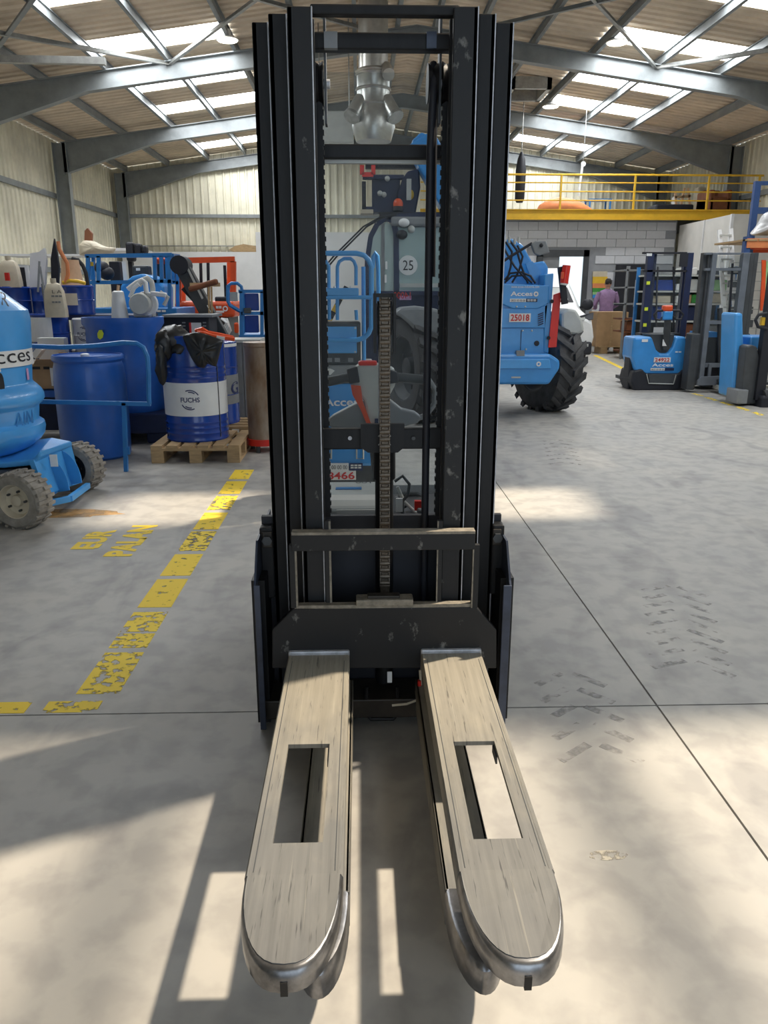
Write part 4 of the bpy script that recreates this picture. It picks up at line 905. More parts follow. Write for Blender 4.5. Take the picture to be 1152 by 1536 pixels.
t = jug(68, 98, 424, 476, 7.75, 'cream', 'beige canister with handwriting beside the paper sheet', 'handwritten_canister', 'cream')
ptext('L A', 78, 435, 92, 440, 7.62, 'dark_grey', t, 'handwriting'); bars(77, 443, 94, 447, 7.62, 'mid_grey', t, 3); bars(78, 452, 92, 456, 7.62, 'mid_grey', t, 3)
pl(92,440,116,458,8.10,'cream',dF,'tape_label')
t = thing('oil_funnel', P(109,430,8.4), 'peach plastic funnel jug with a red and yellow hose standing on a drum', 'funnel')
a = P(109,429,8.4); zz = P(109,390,8.4).z; w0 = P(126,429,8.4).x-a.x
MB().lathe([(w0,0),(w0*.95,.02),(w0*.72,zz-a.z),(w0*.55,zz-a.z)], a, n=20).build('body', 'peach', t, True)
MB().tube([P(x,y,8.2) for x, y in ((87,362),(89,374),(95,385),(101,395),(102,412),(98,424)) ], [.018,.02,.022,.02,.02,.02], 8).build('hose', 'salmon', t, True)
MB().tube([P(x,y,8.2) for x, y in ((94,424),(105,421),(118,422),(128,425))], .018, 8).build('hose', 'yellow', t, True)
t = thing('panel_board', P(57,430,8.7), 'pale tall plastic board standing behind the drums', 'board')
MB().prism([(P(x,y,8.75).x,max(zC,P(x,y,8.75).z)) for x, y in ((44,478),(45,380),(58,378),(66,372),(69,390),(66,478))], 8.75, 8.80).build('board', 'panel_white', t)
t = thing('pipe_bundle', P(66,470,7.5), 'thin grey steel pipes leaning against a blue drum', 'pipes')
for (a, b) in (((59,392),(57,438)),((63,426),(70,472)),((66,428),(72,472)),((60,400),(67,440))): MB().cyl(P(*b,8.1), P(*a,8.15), .011, n=8).build('pipe', 'mid_grey', t, True)
t = thing('garden_tool', P(82,430,8.8), 'black pointed tool blade standing upright between drum and funnel', 'tool')
MB().prism([(P(x,y,8.8).x,max(zC,P(x,y,8.8).z)) for x, y in ((77,388),(82,358),(86,378),(89,400),(88,478),(80,478))], 8.78, 8.82).build('blade', 'ink', t)
t = thing('framed_panel', P(33,430,8.9), 'black panel in a white frame leaning behind the canister', 'panel')
MB().box(P(22,420,8.9).x, P(44,420,8.9).x, 8.9, 8.93, zC, P(33,398,8.9).z).build('frame', 'white', t); MB().pbox(25,401,38,431,8.89,.02).build('panel', 'ink', t)
t = thing('hose_coil', P(122,425,8.9), 'black rubber hose hanging in a loop behind the funnel', 'hose')
MB().tube([P(x,y,8.9) for x, y in ((108,388),(117,390),(124,398),(129,410),(131,424))]+[Vector((P(127,440,8.9).x, 8.9, zC+.01))], .022, 8).build('hose', 'rubber', t, True)
sh = solo(MB().pbox(118,372,205,376,12,.9).pbox(0,381,130,384,12,.6), 'wall_shelf', 'panel_white', 'white shelf boards along the left wall above the drums', 'shelf')
drape('dust_sheet', dens([(118,368),(126,360),(140,361),(158,370),(175,372),(172,380),(140,382),(118,384)]), 11.9, 9, 'cream', 'cream dust sheet piled on the white wall shelf', 'sheet', .12)
solo(MB().prism([(P(x,y,12.4).x,P(x,y,12.4).z) for x, y in ((126,374),(127,346),(131,342),(138,350),(137,374))], 12.4, 12.46), 'wooden_paddle', 'brown_sofa', 'brown wooden paddle end standing on the wall shelf', 'paddle')
solo(MB().prism([(P(x,y,25.7).x,P(x,y,25.7).z) for x, y in ((343,375),(352,369),(365,366),(383,369),(383,378),(350,378))], 25.7, 25.95), 'wood_pile', 'pallet_wood', 'flat stack of brown planks on top of the white back lining', 'planks')
# ================================================================ machines behind the drums
def frame(par, Y, bars, m, wd=.04, name='rail'):
    for (a, b) in bars: MB().obox(P(a[0],a[1],Y), P(b[0],b[1],Y), wd, wd).build(name, m, par)
Yc = 9.4
cg = thing('scissor_lift', (P(205,470,Yc).x, Yc+.5, 0), 'blue railed lift platform with a dark control mast behind the drums', 'lift')
zf = P(205,474,Yc).z
frame(cg, Yc, [((130,384),(258,382)),((132,384),(132,470)),((148,384),(148,424)),((130,424),(258,422)),((254,384),(255,474)),((232,384),(233,424)),((242,384),(243,424))], 'rail_blue')
frame(cg, Yc+1.0, [((140,384),(268,384)),((140,384),(141,468)),((266,384),(267,468)),((140,424),(268,424)),((250,384),(252,424)),((259,384),(261,424))], 'rail_blue')
for a, b in (((130,384),(140,384)),((258,383),(268,384))): MB().obox(P(a[0],a[1],Yc), P(b[0],b[1],Yc+1.0), .04, .04).build('rail', 'rail_blue', cg)
x0_, x1_ = P(132,470,Yc).x, P(266,470,Yc).x
MB().box(x0_, x1_, Yc-.02, Yc+1.02, P(200,476,Yc).z-.02, P(200,462,Yc).z).build('platform_deck', 'rail_blue', cg, bevel=.01)
bars(228, 465, 250, 470, Yc-.025, 'white', cg, 3)
MB().box(x0_+.1, x1_-.1, Yc+.1, Yc+.9, .2, P(200,476,Yc).z-.02).build('base', 'dark_grey', cg)
for x in (x0_+.2, x1_-.2): wheel('w', (x, Yc+.14, .19), (0,1,0), .19, .12, cg, 'tyre_rubber', 'light_grey', 0)
MB().prism([(P(x,y,Yc+.3).x,P(x,y,Yc+.3).z) for x, y in ((180,428),(198,414),(215,410),(235,418),(246,430),(246,466),(180,466))], Yc+.3, Yc+.8).build('engine_cover', 'sky_blue', cg, bevel=.03)
MB().pbox(166,392,182,464,Yc+.6,.15).build('control_mast', 'ink', cg, bevel=.01); MB().pbox(198,398,222,418,Yc+.4,.2).build('control_box', 'dark_grey', cg, bevel=.02)
pl(204,402,210,406,Yc+.39,'white',cg,'label'); pl(184,392,190,424,Yc+.55,'white',cg,'hose_label')
pl(133,392,141,420,Yc+.1,'sky_blue',cg,'side_panel',.02); pl(134,393,140,399,Yc+.09,'yellow',cg,'warning_label')
for x, y in ((153,402),(160,410)): c = P(x,y,Yc+.3); MB().ball(c, .09, .09, .08).build('hose_bundle', 'ink', cg, True)
t = thing('work_lamp_mast', (P(205,400,11.5).x, 11.6, 0), 'black folded lamp heads on a post above the blue lift platform', 'lamp mast')
MB().pbox(196,366,202,520,11.6,.1).build('post', 'ink', t)
for a, b, y0, y1 in ((188,200,363,392),(201,211,365,386),(212,219,368,380)): MB().pbox(a, y0, b, y1, 11.5, .16).build('lamp_head', 'ink', t, bevel=.03)
MB().box(P(205,400,11.5).x-.25, P(205,400,11.5).x+.25, 11.4, 11.9, 0, .06).build('base', 'ink', t)
# orange lift truck
Yo = 10.6
ot = thing('orange_lift_truck', (P(310,480,Yo).x, Yo+.6, 0), 'orange lift truck with overhead guard and white cable bundle', 'lift truck')
frame(ot, Yo, [((268,393),(268,470)),((350,392),(350,440)),((268,391),(352,389))], 'orange_red', .07, 'guard_bar')
frame(ot, Yo+.8, [((275,393),(275,470)),((344,392),(344,470)),((272,391),(348,390))], 'orange_red', .06, 'guard_bar')
frame(ot, Yo+.2, [((312,392),(313,450)),((301,394),(302,430)),((337,398),(339,450))], 'ink', .035, 'cab_bar')
for k in range(3): c = P(237+11*k, 391, Yo-.1); MB().ball(c, .06, .05, .05).build('guard_lamp', 'orange_red', ot, True); MB().obox(c, P(240+11*k, 424, Yo-.05), .06, .06).build('lamp_post', 'dark_grey', ot)
MB().pbox(262,452,352,476,Yo-.1,.9).build('chassis', 'orange_red', ot, bevel=.04); MB().pbox(262,476,345,540,Yo,.8).build('lower_body', 'dark_grey', ot)
ptext('33195', 276, 462, 291, 468, Yo-.106, 'white', ot, bold=.02); bars(324, 459, 333, 465, Yo-.106, 'white', ot, 2); pl(324,466,336,469,Yo-.106,'white',ot,'label'); c = P(338,463,Yo-.105); MB().lathe([(.02,0),(.035,0),(.035,.004),(.02,.004)], c, (0,-1,0), 16, True).build('badge', 'white', ot)
MB().pbox(322,445,340,455,Yo-.05,.3).build('seat', 'ink', ot, bevel=.02)
for k in range(5): MB().tube([P(332+2*k,478,Yo-.2), P(340+1.5*k,484+3*k,Yo-.24), P(334+2*k,494+2*k,Yo-.22), P(344,505,Yo-.2)], .018, 6).build('cable', 'white', ot, True)
MB().pbox(351,484,357,500,Yo-.3,.1).build('side_post', 'orange_red', ot, bevel=.02)
for x in (282, 335): c = P(x,520,Yo); wheel('w', (c.x,Yo+.05,.28), (0,1,0), .28, .2, ot, 'tyre_rubber', 'dark_grey', 0)
# slanted dark telescopic arm and loader bucket
ta = thing('telescopic_arm', (P(345,520,8.9).x, 8.9, 0), 'dark slanted telescopic arm leaning in front of the orange truck', 'arm')
MB().obox(P(272,398,8.9), P(340,520,8.9), .16, .12, (0,1,0)).build('outer_arm', 'dark_grey', ta, bevel=.01)
MB().obox(P(281,402,8.82), P(304,448,8.82), .02, .02).build('edge_strip', 'light_grey', ta)
for k in range(3): MB().obox(P(311+3*k,458+6*k,8.80), P(313+3*k,462+6*k,8.80), .03, .006).build('printed_line', 'white', ta)
c = P(272,398,8.9); MB().cyl(c-Vector((0,.12,0)), c+Vector((0,.12,0)), .10, n=20).build('pivot', 'ink', ta, True)
MB().obox(P(275,432,8.95), P(312,472,8.95), .05, .05).build('strut', 'ink', ta); MB().obox(P(340,520,8.9), (P(345,520,8.9).x, 8.9, 0), .16, .2, (0,1,0)).build('foot', 'dark_grey', ta)
MB().obox(P(284,434,8.7), P(326,422,8.5), .05, .06).build('wrapped_fork', 'brown_sofa', ta, bevel=.02); MB().obox(P(285,427,8.7), P(330,427,8.7), .03, .04).build('cross_tube', 'pallet_wood', ta)
for x in (313, 317): MB().cyl(P(x,430,8.8), P(x+1,474,8.8), .012, n=6).build('hydraulic_pipe', 'pallet_wood', ta)
t = thing('engine_unit', (P(283,490,8.2).x, 8.3, 0), 'black louvred engine unit behind the sacks', 'engine unit')
MB().pbox(246,474,316,600,8.2,.5).build('casing', 'ink', t, bevel=.02); MB().pbox(243,472,318,476,8.15,.6).build('top_plate', 'mid_grey', t)
pl(284,484,302,502,8.195,'white',t,'label'); pl(284,484,287,502,8.19,'red',t,'label_edge')
for k in range(4):
    for a in (273, 304): pl(a,483+5*k,a+5,485+5*k,8.194,'mid_grey',t,'louvre')
MB().box(P(246,540,8.2).x, P(316,540,8.2).x, 8.2, 8.7, 0, P(280,598,8.2).z).build('plinth', 'ink', t)
# blue work basket
Yb = 8.5
bk = thing('work_basket', (P(370,505,Yb).x, Yb+.3, 0), 'blue tubular work basket wrapped with dark blue film beside the mast', 'basket')
MB().tube([P(x,y,Yb) for x, y in ((342,428),(342,452),(345,458),(362,468))], .02, 8).build('rail', 'rail_blue', bk, True)
MB().tube([P(x,y,Yb) for x, y in ((342,440),(343,428),(347,425),(356,425),(362,430),(364,440),(364,505))], .018, 8).build('rail', 'rail_blue', bk, True)
frame(bk, Yb, [((358,437),(400,437)),((362,470),(400,470)),((362,437),(362,506)),((393,437),(393,506))], 'rail_blue', .035)
frame(bk, Yb+.6, [((366,437),(400,437)),((366,470),(400,470)),((366,437),(366,504))], 'rail_blue', .035)
MB().pbox(358,502,402,509,Yb-.02,.65).build('floor_plate', 'rail_blue', bk, bevel=.01)
for y0, y1 in ((440,466),(473,499)): MB().pbox(367,y0,388,y1,Yb+.02,.03).build('film_panel', 'drum_blue', bk, bevel=.01)
pl(345,438,356,452,Yb+.02,'light_grey',bk,'control_panel',.02); MB().pbox(366,462,376,470,Yb-.05,.05).build('control_box', 'dark_grey', bk)
MB().box(P(372,505,Yb).x-.1, P(372,505,Yb).x+.1, Yb+.2, Yb+.4, 0, P(372,508,Yb).z).build('support_post', 'rail_blue', bk)
# ================================================================ blue platform lift seen through the mast
Yp = 4.75
pf_ = thing('platform_lift', (P(510,700,Yp).x, Yp+.35, 0), 'sky blue personnel lift with rounded guard rails seen through the mast', 'platform lift')
def tb(pts, Y, r=.02, m='pale_blue', name='guard_rail'): return MB().tube([P(x,y,Y) for x, y in pts], r, 10).build(name, m, pf_, True)
tb([(455,381),(470,380),(535,380),(546,383),(553,390),(557,400),(557,490),(553,500),(546,507),(535,510),(455,510)], Yp, .0155)
tb([(455,389),(482,389),(489,392),(493,399),(494,480)], Yp+.02, .011); tb([(506,480),(506,400),(509,392),(516,388),(526,388),(531,392),(534,400),(534,428)], Yp+.02, .011)
tb([(559,402),(560,385),(563,379),(566,384),(567,400),(568,455)], Yp+.35, .014); tb([(455,446),(558,446)], Yp-.01, .012); tb([(545,400),(546,560)], Yp+.05, .013)
tb([(534,465),(535,480)], Yp+.02, .011)
MB().pbox(483,432,538,444,Yp-.02,.08).build('rail_box', 'pale_blue', pf_, bevel=.006)
for x in (488,502,526): c = P(x,431,Yp); MB().ball(c, .008).build('bolt', 'white', pf_)
MB().pbox(478,482,541,548,Yp+.02,.10).build('battery_case', 'dark_grey', pf_, bevel=.015)
cp = pl(489,490,535,530,Yp+.005,'pale_blue',pf_,'cover_plate',.012,.004)
for x, y in ((491,492),(533,492),(491,528),(533,528)): c = P(x,y,Yp+.003); MB().cyl(c, c-Vector((0,.004,0)), .006, n=8).build('screw', 'light_grey', cp)
for x in (494,506,526): pl(x-4,537,x+4,543,Yp+.014,'mid_grey',pf_,'case_rib')
MB().pbox(470,548,560,575,Yp,.5).build('case_base', 'mid_grey', pf_, bevel=.01)
q = P(495,558,Yp-.004); MB().prism([(P(x,y,Yp).x,P(x,y,Yp).z) for x, y in ((484,553),(496,553),(502,556),(496,562),(492,562),(490,569),(484,569))], Yp-.012, Yp).build('logo_mark', 'white', pf_)
MB().pbox(470,575,560,700,Yp,.55).build('body', 'sky_blue', pf_, bevel=.02)
ptext('Acces', 485, 597, 538, 609, Yp-.006, 'white', pf_, 'logo_lettering', bold=.02)
bp = pl(466,695,523,706,Yp-.012,'white',pf_,'phone_plate'); ptext('0825 00 00 00', 482, 698, 521, 704, Yp-.016, 'ink', bp); pl(524,695,544,706,Yp-.012,'logo_navy',pf_,'contact_plate')
bars(526, 697, 543, 704, Yp-.016, 'white', pf_, 3, 2)
np_ = pl(470,706,534,720,Yp-.012,'white',pf_,'number_plate'); ptext('18466', 484, 708, 532, 719, Yp-.016, 'plate_red', np_, 'plate_number', bold=.02)
for x in (492, 540): MB().tube([P(x-5,674,Yp-.02), P(x-5,688,Yp-.03), P(x+5,688,Yp-.03), P(x+5,674,Yp-.02)], .006, 6).build('handle', 'light_grey', pf_, True)
bx0, bx1 = P(466,700,Yp).x, P(560,700,Yp).x
MB().box(bx0, bx1, Yp+.02, Yp+.8, .08, P(510,700,Yp).z+.01).build('base', 'dark_grey', pf_, bevel=.01)
for x in (bx0+.04, bx1-.04):
    for y in (Yp+.1, Yp+.7): MB().cyl((x-.025,y,.07), (x+.025,y,.07), .07, n=18).build('wheel', 'dusty_rubber', pf_, True)
MB().tube([P(560,700,Yp+.2), P(552,690,Yp+.2), P(556,640,Yp+.3)], .02, 8).build('hose', 'dark_grey', pf_, True)
# ================================================================ telehandler
th = thing('telehandler', (1.6, 9.4, 0), 'blue telehandler seen from behind with dark cab, raised boom and plate 25018', 'telehandler')
cR = G(818,614); wheel('w', (cR.x-.02, 9.1, .56), Vector((1,.34,0)), .55, .36, th, 'tyre_rubber', 'dark_grey', 20, .045, chev=True)
cL = P(628,545,8.35); wheel('w', (cL.x, 8.35, .56), Vector((1,.36,0)), .56, .42, th, 'tyre_rubber', 'dark_grey', 20, .045, chev=True)
for x in (.9, 2.35): wheel('w', (x-.5, 11.9, .56), Vector((1,.3,0)), .56, .38, th, 'tyre_rubber', 'mid_grey', 20, .045, chev=True)
Ye = 8.35
def tp(px, py, Y=Ye): q = P(px, py, Y); return (q.x, q.z)
# engine box at the rear right
eb = MB().prism([tp(690,432), tp(826,432), tp(824,495), tp(820,532), tp(690,532)], Ye, Ye+1.1).build('engine_hood', 'sky_blue', th, bevel=.03)
MB().prism([tp(752,426), tp(823,428), tp(822,455), tp(806,463), tp(768,463), tp(752,456)], Ye-.03, Ye).build('hood_top', 'sky_blue', eb, bevel=.01)
MB().prism([tp(690,470), tp(764,462), tp(806,462), tp(822,455), tp(818,492), tp(690,492)], Ye-.02, Ye).build('hood_panel', 'sky_blue', eb, bevel=.01)
for k in range(6): MB().obox(P(807,472+3.2*k,Ye-.028), P(815,469+3.2*k,Ye-.028), .012, .008).build('louvre', 'navy', eb)
ptext('www.acces-industrie.com', 767, 428, 809, 432, Ye-.034, 'white', eb); ptext('Acces', 766, 437, 799, 444, Ye-.034, 'white', eb, 'logo_lettering', bold=.02)
c = P(804,441,Ye-.033); MB().lathe([(.012,0),(.026,0),(.026,.004),(.012,.004)], c, (0,-1,0), 14, True).build('logo_drop', 'white', eb)
o = pl(765,448,789,453,Ye-.034,'white',eb,'phone_strip'); ptext('0825 00 00 00', 766.5, 449, 788, 452.3, Ye-.038, 'ink', o); o = pl(789,448,806,453,Ye-.034,'navy',eb,'contact_strip'); bars(791, 449, 805, 452.5, Ye-.038, 'white', o, 3, 2)
o = pl(764,470,796,483,Ye-.034,'white',eb,'number_plate'); ptext('25018', 766, 471.5, 794, 481.5, Ye-.039, 'plate_red', o, 'plate_number', bold=.02)
MB().prism([tp(690,493), tp(816,493), tp(818,531), tp(690,531)], Ye-.01, Ye).build('lower_panel', 'sky_blue', eb)
MB().box(P(781,510,Ye).x-.003, P(781,510,Ye).x+.003, Ye-.014, Ye, P(781,530,Ye).z, P(781,495,Ye).z).build('panel_joint', 'navy', eb)
c = P(805,515,Ye-.012); MB().cyl(c, c-Vector((0,.006,0)), .028, n=18).build('tow_hole', 'ink', eb)
for x, y in ((784,496),(798,496),(775,460),(788,460),(789,524)): c = P(x,y,Ye-.03); MB().ball(c, .010).build('bolt', 'light_grey', eb)
MB().pbox(775,526,787,534,Ye-.06,.05).build('latch', 'mid_grey', eb)
MB().prism([tp(816,412), tp(830,410), tp(828,440), tp(822,530), tp(815,528)], Ye-.02, Ye+.5).build('side_plate', 'sky_blue', th, bevel=.01)
rdp = MB().prism([tp(829,442), tp(840,438), tp(833,520), tp(821,521)], Ye-.05, Ye-.03).build('reflector_board', 'red', th)
MB().cyl(P(828,452,Ye-.02), P(828,452,Ye-.07), .02, n=10).build('bolt', 'ink', rdp); MB().cyl(P(823,507,Ye-.02), P(823,507,Ye-.07), .02, n=10).build('bolt', 'ink', rdp)
ch = MB().prism([tp(690,530), tp(823,530), tp(838,540), tp(838,552), tp(822,576), tp(690,576)], Ye-.06, Ye+.8).build('counterweight', 'sky_blue', th, bevel=.03)
MB().prism([tp(690,538), tp(822,538), tp(824,552), tp(690,552)], Ye-.075, Ye-.06).build('counterweight_step', 'pale_blue', ch, bevel=.005)
c = P(808,546,Ye-.08); MB().lathe([(.012,0),(.026,0),(.026,.006),(.012,.006)], c, (0,-1,0), 14, True).build('plug', 'white', ch); c = P(774,566,Ye-.065); MB().box(c.x-.05, c.x+.05, c.y-.006, c.y, c.z-.008, c.z+.008).build('latch', 'light_grey', ch)
# mudguards
MB().prism([tp(838,470,8.8), tp(848,462,8.8), tp(860,464,8.8), tp(870,480,8.8), tp(873,496,8.8), tp(862,502,8.8), tp(846,501,8.8), tp(838,490,8.8)], 8.68, 9.2).build('mudguard', 'light_grey', th, bevel=.03)
MB().prism([tp(590,470,8.15), tp(600,461,8.15), tp(625,459,8.15), tp(655,463,8.15), tp(666,484,8.15), tp(665,500,8.15), tp(652,505,8.15), tp(628,503,8.15), tp(612,485,8.15), tp(600,475,8.15)], 7.95, 8.5).build('mudguard', 'mid_grey', th, bevel=.03)
# cab
Yk = 8.9
def kp(px, py, Y=Yk): q = P(px, py, Y); return (q.x, q.z)
cab = MB()
for ln, wd in ((((549,470),(551,390),(556,355),(566,336),(580,326)), .055), (((580,326),(590,332),(594,350),(595,470)), .06), (((580,326),(630,322),(672,324)), .05), (((672,324),(672,470)), .07), (((551,440),(672,440)), .05)):
    for k in range(len(ln)-1): cab.obox(P(*ln[k],Yk), P(*ln[k+1],Yk), wd, .07, (0,1,0))
cb_ = cab.build('cab_frame', 'navy', th)
MB().pbox(592,440,700,470,Yk,1.2).build('cab_body', 'navy', cb_, bevel=.02); MB().pbox(549,442,592,560,Yk+.1,1.0).build('cab_step_panel', 'navy', cb_)
MB().pbox(586,324,672,340,Yk-.05,1.4).build('cab_roof', 'mid_grey', cb_, bevel=.03)
MB().pbox(594,341,670,438,Yk+.01,.008).build('rear_glass', GLASS, cb_)
MB().prism([kp(553,438), kp(555,380), kp(560,352), kp(570,338), kp(580,332), kp(590,340), kp(592,438)], Yk+.01, Yk+.018).build('side_glass', GLASS, cb_)
MB().pbox(572,335,577,438,Yk-.01,.04).build('door_post', 'mid_grey', cb_)
MB().pbox(600,425,672,431,Yk-.02,.03).build('window_wiper', 'light_grey', cb_)
MB().pbox(615,380,660,440,Yk+.55,.15).build('driver_seat', 'dark_grey', cb_, bevel=.05); MB().pbox(594,341,672,440,Yk+1.15,.03).build('front_glass', GLASS, cb_)
c = P(612,398,Yk-.008); sg = MB().cyl(c, c-Vector((0,.008,0)), .105, n=32).build('speed_disc', 'white', cb_, True); text('25', c-Vector((0,.012,0)), .115, .105, XR, ZU, 'ink', sg, 'disc_number')
o = pl(588,436,617,450,Yk-.03,'pink_cloth',cb_,'plate_reflection'); c = P(603,443,Yk-.036); text('14000', c, .19, .07, (-1,0,0), ZU, 'plate_red', o, 'plate_number')  # plate reflection built as a small plate with reversed digits
c = P(606,334,Yk-.1); MB().ball(c, .06, .05, .045).build('work_light', 'white', cb_, True); c = P(617,344,Yk-.1); MB().ball(c, .04).build('work_light', 'light_grey', cb_, True); c = P(603,352,Yk-.08); MB().ball(c, .06, .06, .05).build('work_light', 'ink', cb_, True)
for a, b in ((579,398),(578,418)): pl(a-1,b-6,a+2,b+6,Yk-.036,'white',cb_,'label')
c = P(597,308,Yk+.2); bc = MB().lathe([(.055,-.06),(.055,-.02),(.05,.0)], c, n=18).build('beacon_base', 'ink', cb_, True); MB().lathe([(.052,-.02),(.055,.02),(.045,.05),(.02,.07)], c, n=18).build('beacon', 'orange_red', bc, True)
c = P(617,292,Yk+.3); MB().ball(c, .03, .03, .05).build('amber_lamp', 'yellow', cb_, True)
MB().pbox(570,318,668,326,Yk+.1,.6).build('roof_rack', 'ink', cb_)
for o_ in (0, 5): MB().tube([P(x+o_,y,8.6) for x, y in ((428,606),(432,560),(440,470),(460,432),(500,385),(545,340),(570,326),(590,322))], .010, 6).build('hydraulic_line', 'ink', th, True)
sb_ = thing('barrier_pole', (P(428,590,9.6).x, 9.6, 0), 'black and yellow striped barrier pole leaning behind the blue platform lift', 'barrier pole')
pa_, pb_ = P(520,430,9.6), P(428,585,9.6); pb_.z = 0
MB().obox(pb_, pa_, .06, .06).build('pole', 'ink', sb_)
for k in range(9): MB().obox(pb_.lerp(pa_, .06+.105*k), pb_.lerp(pa_, .11+.105*k), .064, .064).build('yellow_stripe', 'yellow', sb_)
MB().box(pb_.x-.15, pb_.x+.15, 9.45, 9.75, 0, .05).build('foot', 'ink', sb_)
# rear view mirror on its arm
MB().tube([P(740,402,8.2), P(765,385,8.2), P(798,365,8.2)], .014, 8).build('mirror_arm', 'ink', th, True)
mr = MB().prism([tp(796,366,8.2), tp(803,362,8.2), tp(818,361,8.2), tp(824,379,8.2), tp(808,384,8.2), tp(801,380,8.2)], 8.17, 8.24).build('mirror', 'mid_grey', th, bevel=.01)
for (x, y) in ((812,368),): c = P(x,y,8.16); MB().ball(c, .02).build('mirror_knob', 'ink', mr)
# tail lamp on black post
MB().obox(P(841,400,8.25), P(847,456,8.25), .06, .05, (0,1,0)).build('lamp_post', 'ink', th); lp = MB().cyl(P(850,398,8.2), P(846,425,8.2), .042, n=18).build('tail_lamp', 'red', th, True)
MB().cyl(P(846,425,8.2), P(845.5,427.5,8.2), .038, n=18).build('lamp_lens', 'white', lp, True); MB().pbox(842,408,846,418,8.14,.03).build('amber_lens', 'orange_red', lp)
# boom, pivot and hoses
MB().obox(P(630,212,9.2), P(732,400,9.0), .32, .28, (0,1,0)).build('boom', 'sky_blue', th, bevel=.02)
MB().obox(P(630,215,9.6), P(700,330,9.4), .12, .12, (0,1,0)).build('boom_cylinder', 'dark_grey', th, bevel=.02); MB().cyl(P(652,262,9.05), P(672,296,9.05), .045, n=14).build('cylinder_rod', 'edge_steel', th, True)
MB().prism([tp(742,372,8.9), tp(762,358,8.9), tp(780,368,8.9), tp(795,395,8.9), tp(812,392,8.9), tp(818,402,8.9), tp(816,428,8.9), tp(742,432,8.9)], 8.75, 9.2).build('boom_pivot', 'sky_blue', th, bevel=.02)
MB().prism([tp(788,396,8.6), tp(798,392,8.6), tp(812,408,8.6), tp(815,428,8.6), tp(800,428,8.6)], 8.58, 8.62).build('pivot_plate', 'sky_blue', th)
for pts in (((758,362),(768,378),(766,400),(760,422)), ((764,360),(775,375),(782,400),(792,425)), ((757,420),(765,410),(782,408),(796,414),(803,425)), ((757,424),(768,414),(786,413),(798,424)), ((750,360),(760,380),(772,400),(790,420)), ((776,368),(784,385),(778,408),(768,424))):
    MB().tube([P(x,y,8.5) for x, y in pts], .012, 6).build('hose', 'ink', th, True)
for x, y in ((758,358),(764,360),(772,362),(778,360)): c = P(x,y,8.5); MB().cyl(c-Vector((0,0,.03)), c+Vector((0,0,.03)), .014, n=8).build('hose_fitting', 'light_grey', th, True)
# boom head and fork attachment
ah = MB().prism([kp(606,262), kp(614,250), kp(632,246), kp(634,275), kp(626,318), kp(596,318), kp(598,285)], 9.2, 9.5).build('boom_head', 'navy', th, bevel=.02)
MB().prism([kp(620,205), kp(634,192), kp(655,200), kp(658,222), kp(640,240), kp(622,232)], 9.1, 9.4).build('boom_tip', 'sky_blue', th, bevel=.02)
MB().pbox(544,262,606,268,9.2,.12).build('carriage_bar', 'navy', th); MB().pbox(558,268,600,318,9.25,.15).build('attachment_plate', 'navy', th, bevel=.01); MB().pbox(543,272,549,318,9.2,.08).build('attachment_arm', 'ink', th); MB().pbox(543,310,604,318,9.2,.3).build('attachment_base', 'navy', th)
frame(th, 9.15, [((543,248),(543,262)),((560,248),(560,262)),((543,262),(560,262))], 'red', .045, 'red_frame')
MB().pbox(548,243,640,252,9.3,.12).build('attachment_tube', 'ink', th); MB().pbox(610,268,617,300,9.1,.03).build('white_strut', 'light_grey', th); MB().pbox(541,314,560,320,9.1,.25).build('fork_end', 'cream', th)
for x, y in ((581,268),(570,290),(576,292)): c = P(x,y,9.18); MB().ball(c, .03).build('pin', 'light_grey', th)
# ================================================================ white van
Yv = 14.6
va = thing('white_van', (P(830,548,Yv).x, Yv+2.2, 0), 'white delivery van parked behind the telehandler', 'van')
def vp(px, py, Y=Yv): q = P(px, py, Y); return Vector((q.x, Y, q.z))
vx1 = P(894,500,Yv).x; vx0 = vx1-1.78; vcx = (vx0+vx1)/2
secs = [(Yv+.02, [(.80,.28),(.86,.55),(.80,.80),(.70,.86)]), (Yv+.25, [(.86,.22),(.89,.55),(.86,.86),(.74,.95)]), (Yv+.95, [(.88,.22),(.90,.6),(.87,.98),(.76,1.08)]), (Yv+1.05,[(.88,.22),(.90,.6),(.87,1.02),(.78,1.12)]), (Yv+1.75,[(.88,.22),(.90,.6),(.87,1.05),(.66,1.78)]), (Yv+2.1,[(.88,.22),(.90,.6),(.87,1.05),(.65,1.84)]), (Yv+4.2,[(.88,.22),(.90,.6),(.87,1.05),(.68,1.84)]), (Yv+4.35,[(.86,.25),(.88,.6),(.85,1.05),(.66,1.75)])]
rings = [[Vector((vcx+x,Y,z)) for x, z in pr]+[Vector((vcx-x,Y,z)) for x, z in pr[::-1]] for Y, pr in secs]
vb = MB().loft(rings).build('body', 'white', va, True, bevel=.03)
def quad(pts, m, nm, par, t=.015): 
    n_ = (pts[1]-pts[0]).cross(pts[2]-pts[0]).normalized()
    if n_.y > 0: n_ = -n_
    return MB().add([p+n_*t for p in pts]+list(pts), [(0,1,2,3),(7,6,5,4),(0,4,5,1),(1,5,6,2),(2,6,7,3),(3,7,4,0)]).build(nm, m, par)
ws_ = quad([Vector((vcx-.72,Yv+1.10,1.16)), Vector((vcx+.72,Yv+1.10,1.16)), Vector((vcx+.60,Yv+1.70,1.70)), Vector((vcx-.60,Yv+1.70,1.70))], 'ink', 'windscreen', va)
quad([Vector((vcx-.45,Yv+1.12,1.20)), Vector((vcx+.62,Yv+1.12,1.20)), Vector((vcx+.52,Yv+1.38,1.43)), Vector((vcx-.40,Yv+1.38,1.43))], 'light_grey', 'sun_shade', va, .02)
